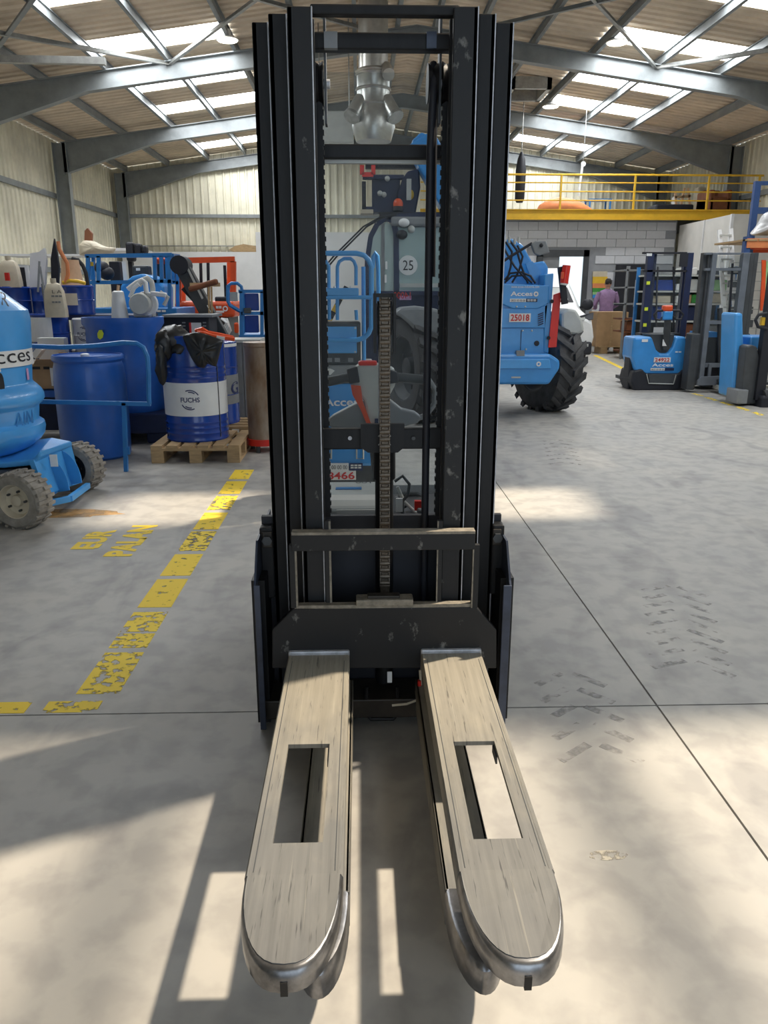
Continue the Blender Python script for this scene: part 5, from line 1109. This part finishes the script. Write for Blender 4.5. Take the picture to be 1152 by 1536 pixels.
MB().obox(Vector((vcx+.1,Yv+1.08,1.16)), Vector((vcx+.18,Yv+1.42,1.50)), .02, .02).build('wiper', 'ink', va)
for s in (-1, 1):
    quad([Vector((vcx+s*.44,Yv+.0,.80)), Vector((vcx+s*.84,Yv+.10,.86)), Vector((vcx+s*.87,Yv+.2,.98)), Vector((vcx+s*.50,Yv+.06,.90))], 'ink', 'headlamp', va, .02)
    quad([Vector((vcx+s*.50,Yv-.02,.83)), Vector((vcx+s*.66,Yv+.03,.85)), Vector((vcx+s*.66,Yv+.05,.90)), Vector((vcx+s*.52,Yv+.0,.88))], 'light_grey', 'lamp_lens', va, .03)
    m_ = MB().ball((vcx+s*1.02, Yv+1.15, 1.12), .12, .08, .11).build('side_mirror', 'ink', va, True); MB().obox((vcx+s*.86,Yv+1.2,1.06), (vcx+s*1.0,Yv+1.17,1.08), .05, .04).build('mirror_stalk', 'ink', va)
    for y in (Yv+.85, Yv+3.5): wheel('w', (vcx+s*.80, y, .32), (-s,0,0), .32, .21, va, 'rubber', 'dark_grey', 0)
MB().box(vcx-.82, vcx+.82, Yv-.06, Yv+.3, .22, .46).build('bumper', 'ink', va, bevel=.04); MB().box(vcx-.5, vcx+.5, Yv-.03, Yv+.1, .62, .78).build('grille', 'ink', va, bevel=.02)
c = Vector((vcx, Yv-.03, .84)); MB().lathe([(.04,0),(.055,0),(.055,.01),(.04,.01)], c, (0,-1,0), 18).build('badge', 'edge_steel', va); MB().obox((vcx+.70,Yv-.05,.40), (vcx+.78,Yv-.02,.40), .05, .05).build('fog_lamp', 'light_grey', va)
# ================================================================ person behind a crate
Yq = 18.9
pc = P(911, 440, Yq); hgt = P(911,418,Yq).z; px_ = pc.x
pe = thing('person', (px_, Yq, 0), 'person in a purple sweater standing with back turned behind a brown crate', 'person')
k_ = hgt/1.72
def body(z, rx, ry, dx=0, dy=0): return [Vector((px_+dx+rx*math.cos(2*math.pi*i/16), Yq+dy+ry*math.sin(2*math.pi*i/16), z*k_)) for i in range(16)]
MB().loft([body(.86,.15,.11), body(.92,.18,.12), body(1.05,.165,.11), body(1.2,.19,.12), body(1.34,.215,.12), body(1.42,.19,.10), body(1.46,.10,.07), body(1.48,.06,.06)]).build('sweater', 'purple_cloth', pe, True)
fig = MB().loft([body(.90,.15,.11), body(1.46,.055,.055), body(1.52,.05,.052), body(1.54,.06,.07,0,-.01), body(1.60,.073,.09,0,-.01), body(1.66,.07,.088,0,-.01), body(1.71,.04,.05)])
for s in (-1, 1):
    fig.tube([(px_+s*.09,Yq,.88*k_),(px_+s*.10,Yq-.01,.48*k_),(px_+s*.10,Yq+.01,.08*k_),(px_+s*.10,Yq+.1,.03)], [.085,.06,.045,.04], 10)
    e = Vector((px_+s*.27,Yq+.02,1.12*k_)); h_ = Vector((px_+s*.20,Yq+.25,1.02*k_))
    fig.tube([Vector((px_+s*.19,Yq,1.37*k_)), e, h_, h_+Vector((0,.06,0))], [.05,.042,.03,.032], 8)
    for j in range(4): fig.tube([h_+Vector((-.025+.017*j,.05,0)), h_+Vector((-.025+.017*j,.10,-.01)), h_+Vector((-.025+.017*j,.12,-.035))], .008, 6)
    fig.tube([h_+Vector((-s*.03,.02,0)), h_+Vector((-s*.05,.06,-.01))], .009, 6)
    MB().tube([Vector((px_+s*.18,Yq,1.39*k_)), Vector((px_+s*.235,Yq+.01,1.25*k_)), e, h_-Vector((0,.03,0))], [.065,.062,.055,.045], 10).build('sleeve', 'purple_cloth', pe, True)
    MB().tube([(px_+s*.085,Yq,.92*k_),(px_+s*.10,Yq-.01,.48*k_),(px_+s*.10,Yq+.01,.06)], [.10,.078,.062], 12).build('trouser_leg', 'jeans', pe, True)
    MB().ball((px_+s*.10,Yq+.05,.045), .05, .13, .045).build('shoe', 'ink', pe, True)
    fig.ball((px_+s*.075,Yq-.005,1.6*k_), .012, .02, .03)
fig.ball((px_,Yq+.085,1.59*k_), .012, .025, .02); 
for s in (-1, 1): fig.ball((px_+s*.03,Yq+.075,1.62*k_), .012, .01, .008)
fig.build('body', 'skin', pe, True)
MB().loft([body(1.585,.072,.06,0,-.035), body(1.63,.079,.085,0,-.022), body(1.68,.074,.085,0,-.015), body(1.725,.04,.05,0,-.01)]).build('hair', 'hair', pe, True)
cr = thing('cardboard_crate', G(918,530), 'large brown cardboard crate on a low pallet in front of the person', 'crate')
Yx = 17.8; MB().pbox(895,468,941,520,Yx,.7).build('carton', 'cardboard', cr); 
for a, b in ((901,911),(930,938)): MB().pbox(a,520,b,531,Yx,.5).build('pallet_foot', 'pallet_wood', cr)
MB().pbox(898,519,941,521,Yx-.01,.7).build('pallet_board', 'pallet_wood', cr); pl(916,469,918,520,Yx-.004,'pallet_wood',cr,'carton_seam')
po = thing('wall_poster', P(900,447,MY+.30), 'orange and green printed poster on the grey block wall', 'poster')
for (y0, y1, m) in ((407,415,'cream'),(415,425,'yellow'),(425,432,'salmon'),(432,438,'green'),(438,442,'green_cloth'),(442,447,'sky_blue')): pl(889,y0,911,y1,MY+.30,m,po,'printed_band',.02)
# ================================================================ right side: three more stackers
def lathe_wheel(par, x, y, r, wd=.05): return MB().cyl((x-wd/2,y,r), (x+wd/2,y,r), r, n=18).build('wheel', 'rubber', par, True)
Ys = 10.95
bs_ = thing('blue_stacker', (P(988,585,Ys).x, Ys+.6, 0), 'blue pallet stacker with plate 24922 and a red button on its tiller', 'pallet stacker')
def sp_(px, py, Y=Ys): q = P(px, py, Y); return (q.x, q.z)
MB().prism([sp_(951,506), sp_(978,505), sp_(985,525), sp_(990,530), sp_(1002,530), sp_(1009,520), sp_(1014,505), sp_(1029,505), sp_(1030,530), sp_(1026,562), sp_(955,562), sp_(948,535)], Ys, Ys+.45).build('cover', 'sky_blue', bs_, bevel=.03)
MB().prism([sp_(978,502), sp_(1014,502), sp_(1009,522), sp_(1002,530), sp_(990,530), sp_(984,524)], Ys+.05, Ys+.4).build('tiller_well', 'dark_grey', bs_)
MB().prism([sp_(945,572), sp_(949,556), sp_(962,553), sp_(968,560), sp_(1017,560), sp_(1024,553), sp_(1028,556), sp_(1029,585), sp_(950,586)], Ys-.04, Ys+.5).build('skirt', 'ink', bs_, bevel=.03)
MB().prism([sp_(971,561), sp_(1015,561), sp_(1010,575), sp_(973,575)], Ys-.05, Ys-.03).build('foot_panel', 'dark_grey', bs_)
MB().tube([P(x,y,Ys-.05) for x, y in ((970,561),(973,575),(1010,576),(1014,562))], .008, 6).build('trim_strip', 'light_grey', bs_, True)
for a, b in ((944,952),(1024,1031)): MB().pbox(a,515,b,585,Ys+.1,.25).build('side_panel', 'ink', bs_, bevel=.02)
o = pl(981,536,1006,543.5,Ys-.012,'white',bs_,'number_plate'); ptext('24922', 982.5, 537, 1004.5, 542.5, Ys-.018, 'plate_red', o, 'plate_number', bold=.02)
ptext('Acces', 978, 545, 1010, 550, Ys-.016, 'white', bs_, 'logo_lettering', bold=.02); o = pl(976,552,997,556,Ys-.012,'white',bs_,'phone_strip'); ptext('0825 00 00 00', 977, 553, 996, 555.4, Ys-.018, 'ink', o); pl(997,552,1011,556,Ys-.012,'navy',bs_,'contact_strip')
pl(963,509,972,513,Ys-.01,'white',bs_,'badge'); bars(1013, 527, 1023, 530, Ys-.016, 'white', bs_, 2)
MB().obox(P(999,525,Ys+.02), P(1002,472,Ys-.12), .09, .06).build('tiller_arm', 'dark_grey', bs_, bevel=.02); pl(994,509,1001,519,Ys-.03,'white',bs_,'arm_label')
pl(981,491,995,499,Ys+.1,'white',bs_,'info_label',.02)
hd_ = MB().pbox(995,466,1010,480,Ys-.16,.10).build('tiller_head', 'sky_blue', bs_, bevel=.02)
MB().pbox(996,458,1010,467,Ys-.17,.11).build('emergency_button', 'orange_red', hd_, bevel=.02)
for s, pts in ((-1,((996,466),(986,466),(981,472),(983,479),(990,480),(996,474))), (1,((1009,466),(1019,466),(1025,472),(1022,479),(1014,479),(1009,474)))): MB().tube([P(x,y,Ys-.12) for x, y in pts], .016, 8).build('grip', 'ink', hd_, True)
Ym = Ys+.75
def mastset(par, Y, L, Rr, y0, y1, m, dy=.05):
    for (a, b, d) in L+Rr: MB().pbox(a, y0, b, y1, Y+d, .10).build('mast_channel', m, par, bevel=.004)
mastset(bs_, Ym, [(964,973,.0),(973,977,.06)], [(1022,1031,.0),(1018,1022,.06)], 379, 575, 'navy')
for y0, y1 in ((378,381),(405,408)): MB().pbox(965,y0,1031,y1,Ym,.05).build('mast_crossbar', 'ink', bs_)
pl(970,380,978,384,Ym-.006,'white',bs_,'mast_label'); MB().pbox(974,382,1020,500,Ym+.05,.006).build('screen_pane', PANE, bs_)
for x, y in ((971,424),(968,463),(966,487)): pl(x-1,y-2,x+4,y+3,Ym-.012,'neon_yellow',bs_,'warning_dot')
MB().tube([P(x,y,Ym+.02) for x, y in ((984,500),(985,440),(987,400))], .014, 6).build('hose', 'dark_grey', bs_, True); MB().tube([P(x,y,Ym+.02) for x, y in ((1010,500),(1011,440),(1010,400))], .014, 6).build('hose', 'ink', bs_, True)
MB().pbox(958,500,1017,580,Ym-.25,.25).build('battery_box', 'ink', bs_); MB().pbox(1020,380,1032,400,Ym-.1,.02).build('mast_bracket', 'ink', bs_)
for px in (972, 1012): x = P(px,585,Ys).x; MB().box(x-.09, x+.09, Ym+.1, Ym+.45, .05, .10).build('fork', 'dark_grey', bs_); lathe_wheel(bs_, x, Ys+.2, .10, .07); lathe_wheel(bs_, x, Ym+.3, .05, .09)
# grey-masted stacker facing the aisle
Yg_ = 10.6
gs = thing('grey_mast_stacker', (P(1085,590,Yg_).x, Yg_+.5, 0), 'grey triple-mast stacker without load between the blue stacker and the rack', 'pallet stacker')
mastset(gs, Yg_, [(1045,1053,.10),(1053,1059,.05)], [(1120,1126,.10),(1114,1120,.05)], 379, 578, 'dark_grey'); mastset(gs, Yg_, [(1059,1066,0)], [(1104,1114,0)], 379, 574, 'mast_grey')
for y0, y1 in ((379,382),(402,406),(481,486),(545,551)): MB().pbox(1058,y0,1112,y1,Yg_+.02,.05).build('mast_crossbar', 'mast_grey', gs)
MB().prism([(P(x,y,Yg_-.04).x,P(x,y,Yg_-.04).z) for x, y in ((1052,565),(1106,563),(1110,570),(1109,577),(1045,578),(1046,571))], Yg_-.06, Yg_-.02).build('carriage_plate', 'mast_grey', gs)
for a in (1063, 1101): MB().pbox(a,546,a+4,565,Yg_-.03,.03).build('backrest_upright', 'mast_grey', gs)
MB().cyl(P(1080,575,Yg_+.08), P(1080,462,Yg_+.08), .035, n=12).build('lift_cylinder', 'dark_grey', gs, True); MB().cyl(P(1087,560,Yg_+.06), P(1088,480,Yg_+.06), .02, n=8).build('chain', 'chain_steel', gs, True); MB().tube([P(x,y,Yg_+.06) for x, y in ((1092,570),(1094,470),(1099,395))], .016, 6).build('hose', 'ink', gs, True)
for a, b in ((1048,1062),(1098,1112)): 
    q0, q1 = G(a,583), G(b,583); MB().box(q0.x, q1.x, Yg_-.75, Yg_+.05, .055, .12).build('support_leg', 'light_grey', gs, bevel=.01); MB().cyl((q0.x+.03,Yg_-.65,.045), (q1.x-.03,Yg_-.65,.045), .045, n=14).build('load_roller', 'ink', gs, True)
for a, b in ((1048,1062),(1098,1112)): q0, q1 = G(a,583), G(b,583); MB().box(q0.x, q1.x, Yg_-.95, Yg_-.02, .16, .20).build('fork', 'dark_grey', gs, bevel=.01)
MB().pbox(1054,500,1122,580,Yg_+.35,.5).build('body', 'ink', gs, bevel=.03); MB().pbox(1052,498,1076,506,Yg_+.3,.4).build('cover', 'sky_blue', gs); MB().pbox(1034,500,1047,585,Yg_+.03,.22).build('side_panel', 'dark_grey', gs, bevel=.02)
MB().pbox(1064,384,1104,545,Yg_+.12,.006).build('screen_pane', PANE, gs)
# stacker at the picture's right, body only
Yz = 9.3
zs = thing('black_sided_stacker', (P(1140,610,Yz).x, Yz+.4, 0), 'blue and black stacker body with steering loop beside the mesh panel', 'pallet stacker')
MB().prism([(P(x,y,Yz).x,P(x,y,Yz).z) for x, y in ((1120,520),(1127,517),(1136,520),(1139,534),(1146,536),(1146,606),(1112,606),(1116,560))], Yz, Yz+.2).build('side_panel', 'dark_grey', zs, bevel=.02)
MB().prism([(P(x,y,Yz).x,P(x,y,Yz).z) for x, y in ((1115,470),(1127,470),(1128,520),(1118,600),(1109,600),(1113,540))], Yz+.2, Yz+.6).build('cover', 'pale_blue', zs, bevel=.03)
MB().pbox(1125,505,1180,524,Yz+.2,.5).build('cover_top', 'sky_blue', zs, bevel=.02); MB().pbox(1146,400,1160,600,Yz-.05,.1).build('mast_channel', 'ink', zs)
MB().tube([P(x,y,Yz-.05) for x, y in ((1150,470),(1138,472),(1133,480),(1137,490),(1150,493))], .02, 8).build('steering_loop', 'ink', zs, True); MB().pbox(1143,476,1152,488,Yz-.04,.05).build('switch_box', 'yellow', zs)
MB().pbox(1106,585,1122,606,Yz-.05,.3).build('foot_guard', 'mid_grey', zs, bevel=.01); lathe_wheel(zs, P(1128,600,Yz).x, Yz+.2, .09, .08); MB().pbox(1142,594,1170,615,Yz-.15,.3).build('wheel_arch', 'ink', zs, bevel=.03)
c = P(1150,612,Yz-.1); MB().cyl((c.x-.05,Yz-.05,.1), (c.x+.05,Yz-.05,.1), .1, n=18).build('wheel', 'rubber', zs, True)
# ================================================================ racks, shelves and goods
Yk2 = 12.6
rkb = thing('pallet_rack', (P(1150,560,Yk2).x, Yk2+.5, 0), 'blue and orange pallet rack with a wooden shelf at the right wall', 'rack')
xk0, xk1 = P(1120,365,Yk2).x, P(1120,365,Yk2).x+2.2; xkr = P(1133,300,Yk2+1).x
for x, Y, z1 in ((xk0, Yk2, P(1117,355,Yk2).z), (xkr, Yk2+1.0, P(1132,272,Yk2+1).z), (xk1, Yk2, 3.0), (xk1, Yk2+1.0, 3.3)): MB().box(x-.05, x+.05, Y-.04, Y+.04, 0, z1).build('upright', 'rack_blue', rkb)
zk = P(1130,362,Yk2).z
MB().box(xk0, xk1, Yk2-.03, Yk2+.03, zk-.12, zk).build('beam', 'orange_red', rkb); MB().box(xkr, xk1, Yk2+.97, Yk2+1.03, zk-.12, zk).build('beam', 'orange_red', rkb)
for k in range(10): MB().box(xk0-.05+.2*k, xk0+.13+.2*k, Yk2-.08, Yk2+1.05, zk+.002, zk+.03).build('shelf_board', 'pallet_wood', rkb)
a = P(1120,358,Yk2); MB().box(xk0-.02, xk1, Yk2-.06, Yk2-.03, zk-.10, zk+.04).build('front_board', 'salmon', rkb); zz = P(1140,316,Yk2+1).z; MB().box(xkr, xk1, Yk2+.97, Yk2+1.03, zz-.05, zz+.05).build('beam', 'rack_blue', rkb); zz = P(1140,272,Yk2+1).z; MB().box(xkr, xk1, Yk2+.97, Yk2+1.03, zz-.06, zz).build('beam', 'rack_blue', rkb)
drape('wrapped_bale', dens([(1128,354),(1134,345),(1141,335),(1150,318),(1165,312),(1185,330),(1190,354)]), Yk2+.4, 21, 'plastic_film', 'bale wrapped in crumpled plastic film on the rack shelf', 'bale', .3)
mp_ = thing('mesh_panel', (P(1125,500,12.2).x, 12.2, 0), 'wire mesh panel below the rack shelf with cloths hanging from it', 'mesh panel')
for k in range(10): MB().obox(P(1096,394+14*k,12.2), P(1175,394+14*k,12.2), .012, .012).build('wire', 'galvanised', mp_)
for k in range(7): q = P(1100+12*k,390,12.2); MB().box(q.x-.006, q.x+.006, 12.19, 12.21, 0, q.z).build('wire', 'galvanised', mp_)
for k in range(5): MB().pbox(1100,400+20*k,1130,411+20*k,12.22,.2).build('storage_bin', 'dark_grey', mp_, bevel=.01)
def strip(pts, Y, m, lab): 
    mb = MB(); L_ = [P(x,y,Y)+Vector((0,.02*math.sin(i*1.7),0)) for i, (x, y) in enumerate(pts[0])]; R_ = [P(x,y,Y)+Vector((0,.02*math.cos(i*1.3),0)) for i, (x, y) in enumerate(pts[1])]
    n_ = len(L_); mb.add(L_+R_+[v+Vector((0,.02,0)) for v in L_+R_], [(i,i+1,n_+i+1,n_+i) for i in range(n_-1)]+[(2*n_+i,3*n_+i,3*n_+i+1,2*n_+i+1) for i in range(n_-1)]+[(i,2*n_+i,2*n_+i+1,i+1) for i in range(n_-1)]+[(n_+i,n_+i+1,3*n_+i+1,3*n_+i) for i in range(n_-1)]+[(0,n_,3*n_,2*n_),(n_-1,3*n_-1,4*n_-1,2*n_-1)])
    return solo(mb, 'hanging_sling', m, lab, 'sling', smooth=True)
strip((((1127,388),(1125,410),(1121,440),(1119,462),(1117,478)), ((1131,388),(1132,412),(1130,440),(1126,462),(1119,478))), 12.17, 'pink_cloth', 'lilac sling hanging beside the grey mast')
strip((((1143,390),(1144,415),(1141,440),(1140,466)), ((1150,390),(1149,415),(1147,440),(1143,466))), 12.17, 'orange_red', 'orange sling hanging on the wire mesh')
strip((((1150,392),(1149,420),(1147,450),(1146,470)), ((1164,392),(1163,420),(1160,450),(1158,470))), 12.17, 'green_cloth', 'green sling hanging on the wire mesh')
# shelving with bins
Yh = 14.3
sv = thing('bin_shelving', (P(1010,520,Yh).x, Yh+.3, 0), 'blue-posted shelving with bins and parts behind the stackers', 'shelving')
sx0, sx1 = P(968,470,Yh).x, P(1095,470,Yh).x; zt1 = P(1050,404,Yh).z
for x in (sx0, P(1048,470,Yh).x, sx1):
    for y in (Yh, Yh+.55): MB().box(x-.03, x+.03, y-.02, y+.02, 0, zt1+.05).build('post', 'rail_blue', sv)
for py in (412, 436, 455, 481, 505): z_ = P(1020,py,Yh).z; MB().box(sx0, sx1, Yh-.02, Yh+.58, z_-.03, z_).build('shelf_board', 'light_grey', sv)
MB().box(sx0, sx1, Yh+.58, Yh+.62, .05, zt1).build('back_panel', 'dark_grey', sv)
bins = [(985,1012,418,435,'drum_blue','blue storage bin on the second shelf'),(985,1012,458,480,'drum_blue','blue storage bin on the fourth shelf'),(1028,1046,417,435,'light_grey','pale grey box on the second shelf'),(1026,1037,440,454,'cardboard','small cardboard box on the third shelf beside the green bag'),(1037,1046,440,454,'green','green bag on the third shelf'),(1024,1044,458,480,'navy','navy storage bin on the fourth shelf'),(1014,1022,424,435,'white','white carton on the second shelf'),(1014,1022,442,454,'white','white carton on the third shelf'),(986,1006,442,454,'cream','cream box on the third shelf'),(1052,1090,418,435,'green_cloth','pale green bundle on the second shelf'),(1054,1088,438,454,'cream','wide cream box on the third shelf'),(1056,1090,486,504,'mid_grey','grey tub on the bottom shelf'),(1024,1046,484,504,'brown_sofa','brown sack on the bottom shelf'),(986,1010,404,411,'plastic_film','plastic wrapped parcel on the top shelf'),(1026,1046,400,411,'hoarding_beige','beige heap of cables on the top shelf')]
for a, b, y0, y1, m, lab in bins: 
    zb_ = min((P(1020,q_,Yh).z for q_ in (412,436,455,481,505)), key=lambda z_: abs(z_-P(1020,y1+1,Yh).z)); a_, b_ = P(a,y1,Yh+.04).x, P(b,y1,Yh+.04).x
    mb = MB().box(a_, b_, Yh+.04, Yh+.46, zb_, P(a,y0+1.6,Yh+.04).z); solo(mb, 'storage_bin' if 'bin' in lab else 'shelf_box', m, lab, 'bin' if 'bin' in lab else 'box', bevel=.02)
# roll cage
Yj = 16.3
rc = thing('roll_cage', G(948,538), 'dark steel roll cage with shelves and a hanging white sheet beside the crate', 'roll cage')
for a in (926, 936, 962): 
    q = P(a if a != 926 else 937,470,Yj); 
for x_, y_ in ((936,Yj),(966,Yj),(938,Yj+.7),(968,Yj+.7)): q = P(x_,470,y_); MB().box(q.x-.02, q.x+.02, y_-.02, y_+.02, 0, P(x_,399,y_).z).build('post', 'mid_grey', rc)
for y in (404, 430, 455, 478, 497, 527): a = P(936,y,Yj); b = P(966,y,Yj); MB().box(a.x, b.x, Yj-.02, Yj+.72, a.z-.03, a.z).build('shelf', 'brown_sofa' if y > 470 else 'mid_grey', rc)
for a, b, y0, y1 in ((940,962,482,496),(940,962,500,526)): MB().pbox(a,y0,b,y1,Yj+.05,.4).build('wooden_box', 'brown_sofa', rc)
pl(952,420,963,460,Yj-.05,'white',rc,'hanging_sheet',.02); MB().obox(P(921,457,Yj), P(938,457,Yj), .03, .03).build('handle', 'ink', rc)
ld = thing('white_ladder', P(1088,560,13.6)*0+Vector((P(1088,560,13.6).x, 13.6, 0)), 'white ladder leaning behind the grey mast', 'ladder')
for a, b in (((1079,345),(1086,470)),((1096,343),(1102,470))): q = P(*a,13.9); p = P(*b,13.6); d = (p-q); e = q+d*((q.z)/(q.z-p.z)); MB().obox(q, e, .07, .04, (0,1,0)).build('stile', 'white', ld)
for k in range(7): MB().obox(P(1080+.8*k,353+18*k,13.85-.04*k), P(1097+.7*k,353+18*k,13.85-.04*k), .03, .03).build('rung', 'light_grey', ld)
# ================================================================ mezzanine goods
ky = solo(MB().loft([[Vector((P(804+(88*t),300,21.2).x, 21.2+.32*math.sin(a)*w_, 3.30+max(.01,(.40*w_)*(.5+.5*math.cos(a))))) for a in [2*math.pi*k/14 for k in range(14)]] for t, w_ in ((0,.12),(.06,.6),(.2,.95),(.4,1.1),(.6,1.0),(.8,.72),(.95,.4),(1,.08))]), 'kayak', 'salmon', 'orange kayak hull lying on the mezzanine behind the railing', 'kayak', smooth=True)
c = P(782,240,20.6); bgx = thing('punching_bag', (c.x,20.6,P(782,304,20.6).z), 'black punching bag hanging above the mezzanine railing', 'punching bag')
MB().lathe([(.08,P(782,304,20.6).z),(.12,P(782,298,20.6).z),(.13,P(782,255,20.6).z),(.09,P(782,238,20.6).z),(.03,P(782,228,20.6).z)], (c.x,20.6,0), n=18).build('bag', 'ink', bgx, True); MB().cyl((c.x,20.6,P(782,230,20.6).z), (c.x,20.6,zr(c.x)), .012, n=6).build('chain', 'galvanised', bgx)
c = P(872,262,20.5); hk = thing('hoist_hook', (c.x,20.5,P(872,292,20.5).z), 'pale hoist chain and hook hanging above the kayak', 'hoist hook')
MB().tube([P(874,243,20.5), P(872,262,20.5), P(869,280,20.5), P(868,294,20.5)], .03, 8).build('chain', 'white', hk, True); MB().cyl((c.x+.03,20.5,P(874,244,20.5).z), (c.x+.03,20.5,zr(c.x)), .008, n=6).build('cord', 'galvanised', hk); MB().lathe([(.03,-.012),(.06,-.012),(.06,.012),(.03,.012)], P(875,246,20.5), (0,1,0), 14).build('ring', 'white', hk, True)
zm = 3.27
def crate(px0, px1, y0, m, nm, lab, cat, Y=22.0, dep=.7):
    a, b = P(px0,300,Y).x, P(px1,300,Y).x; return solo(MB().box(a, b, Y, Y+dep, zm, P(px0,y0,Y).z), nm, m, lab, cat, bevel=.04)
sf = thing('brown_sofa', (P(1081,300,20.5).x, 20.9, zm), 'brown sofa standing on the mezzanine by the right column', 'sofa')
x0_, x1_ = P(1064,300,20.5).x, P(1098,300,20.5).x
MB().box(x0_, x1_, 20.5, 21.3, zm, zm+.42).build('seat', 'brown_sofa', sf, bevel=.05); MB().box(x0_+.05, x1_-.05, 21.05, 21.3, zm+.3, P(1090,281,20.5).z).build('backrest', 'brown_sofa', sf, bevel=.05)
for x in (x0_, x1_-.14): MB().box(x, x+.14, 20.5, 21.3, zm, zm+.58).build('armrest', 'brown_sofa', sf, bevel=.04)
crate(985, 1042, 306, 'ink', 'dark_mat', 'flat black mat stack on the mezzanine floor', 'mat', 21.2); 
ch_ = thing('wooden_chair', (P(1028,300,21.8).x, 21.9, zm), 'stacked wooden chair parts standing on the mezzanine', 'chair')
for a, b in (((1021,310),(1027,282)),((1035,310),(1032,282)),((1014,310),(1013,288))): MB().obox(P(*a,21.8), P(*b,21.8), .05, .05).build('leg', 'peach', ch_)
MB().obox(P(1012,296,21.8), P(1036,294,21.8), .05, .06).build('seat_rail', 'pallet_wood', ch_)
crate(1046, 1058, 280, 'cream', 'rolled_carpet', 'cream rolled carpet standing upright on the mezzanine', 'carpet', 21.9, .3); crate(1012, 1020, 294, 'white', 'white_can', 'white canister on the mezzanine floor by the chair', 'canister', 22.3, .25)
tb_ = thing('folding_table', (P(900,300,22).x, 22.2, zm), 'low blue folding table behind the kayak', 'table')
a, b = P(884,300,22).x, P(918,300,22).x; MB().box(a, b, 22, 22.5, P(900,298,22).z-.03, P(900,298,22).z).build('top', 'rail_blue', tb_)
for x in (a+.03, b-.03): MB().box(x-.02, x+.02, 22.02, 22.06, zm, P(900,298,22).z-.03).build('leg', 'rail_blue', tb_); MB().box(x-.02, x+.02, 22.44, 22.48, zm, P(900,298,22).z-.03).build('leg', 'rail_blue', tb_)
for o in bpy.data.objects:
    if '_o' in o: del o['_o']
    if o.type == 'MESH' and o.parent is None and 'kind' not in o and 'label' not in o: print('UNTAGGED', o.name)
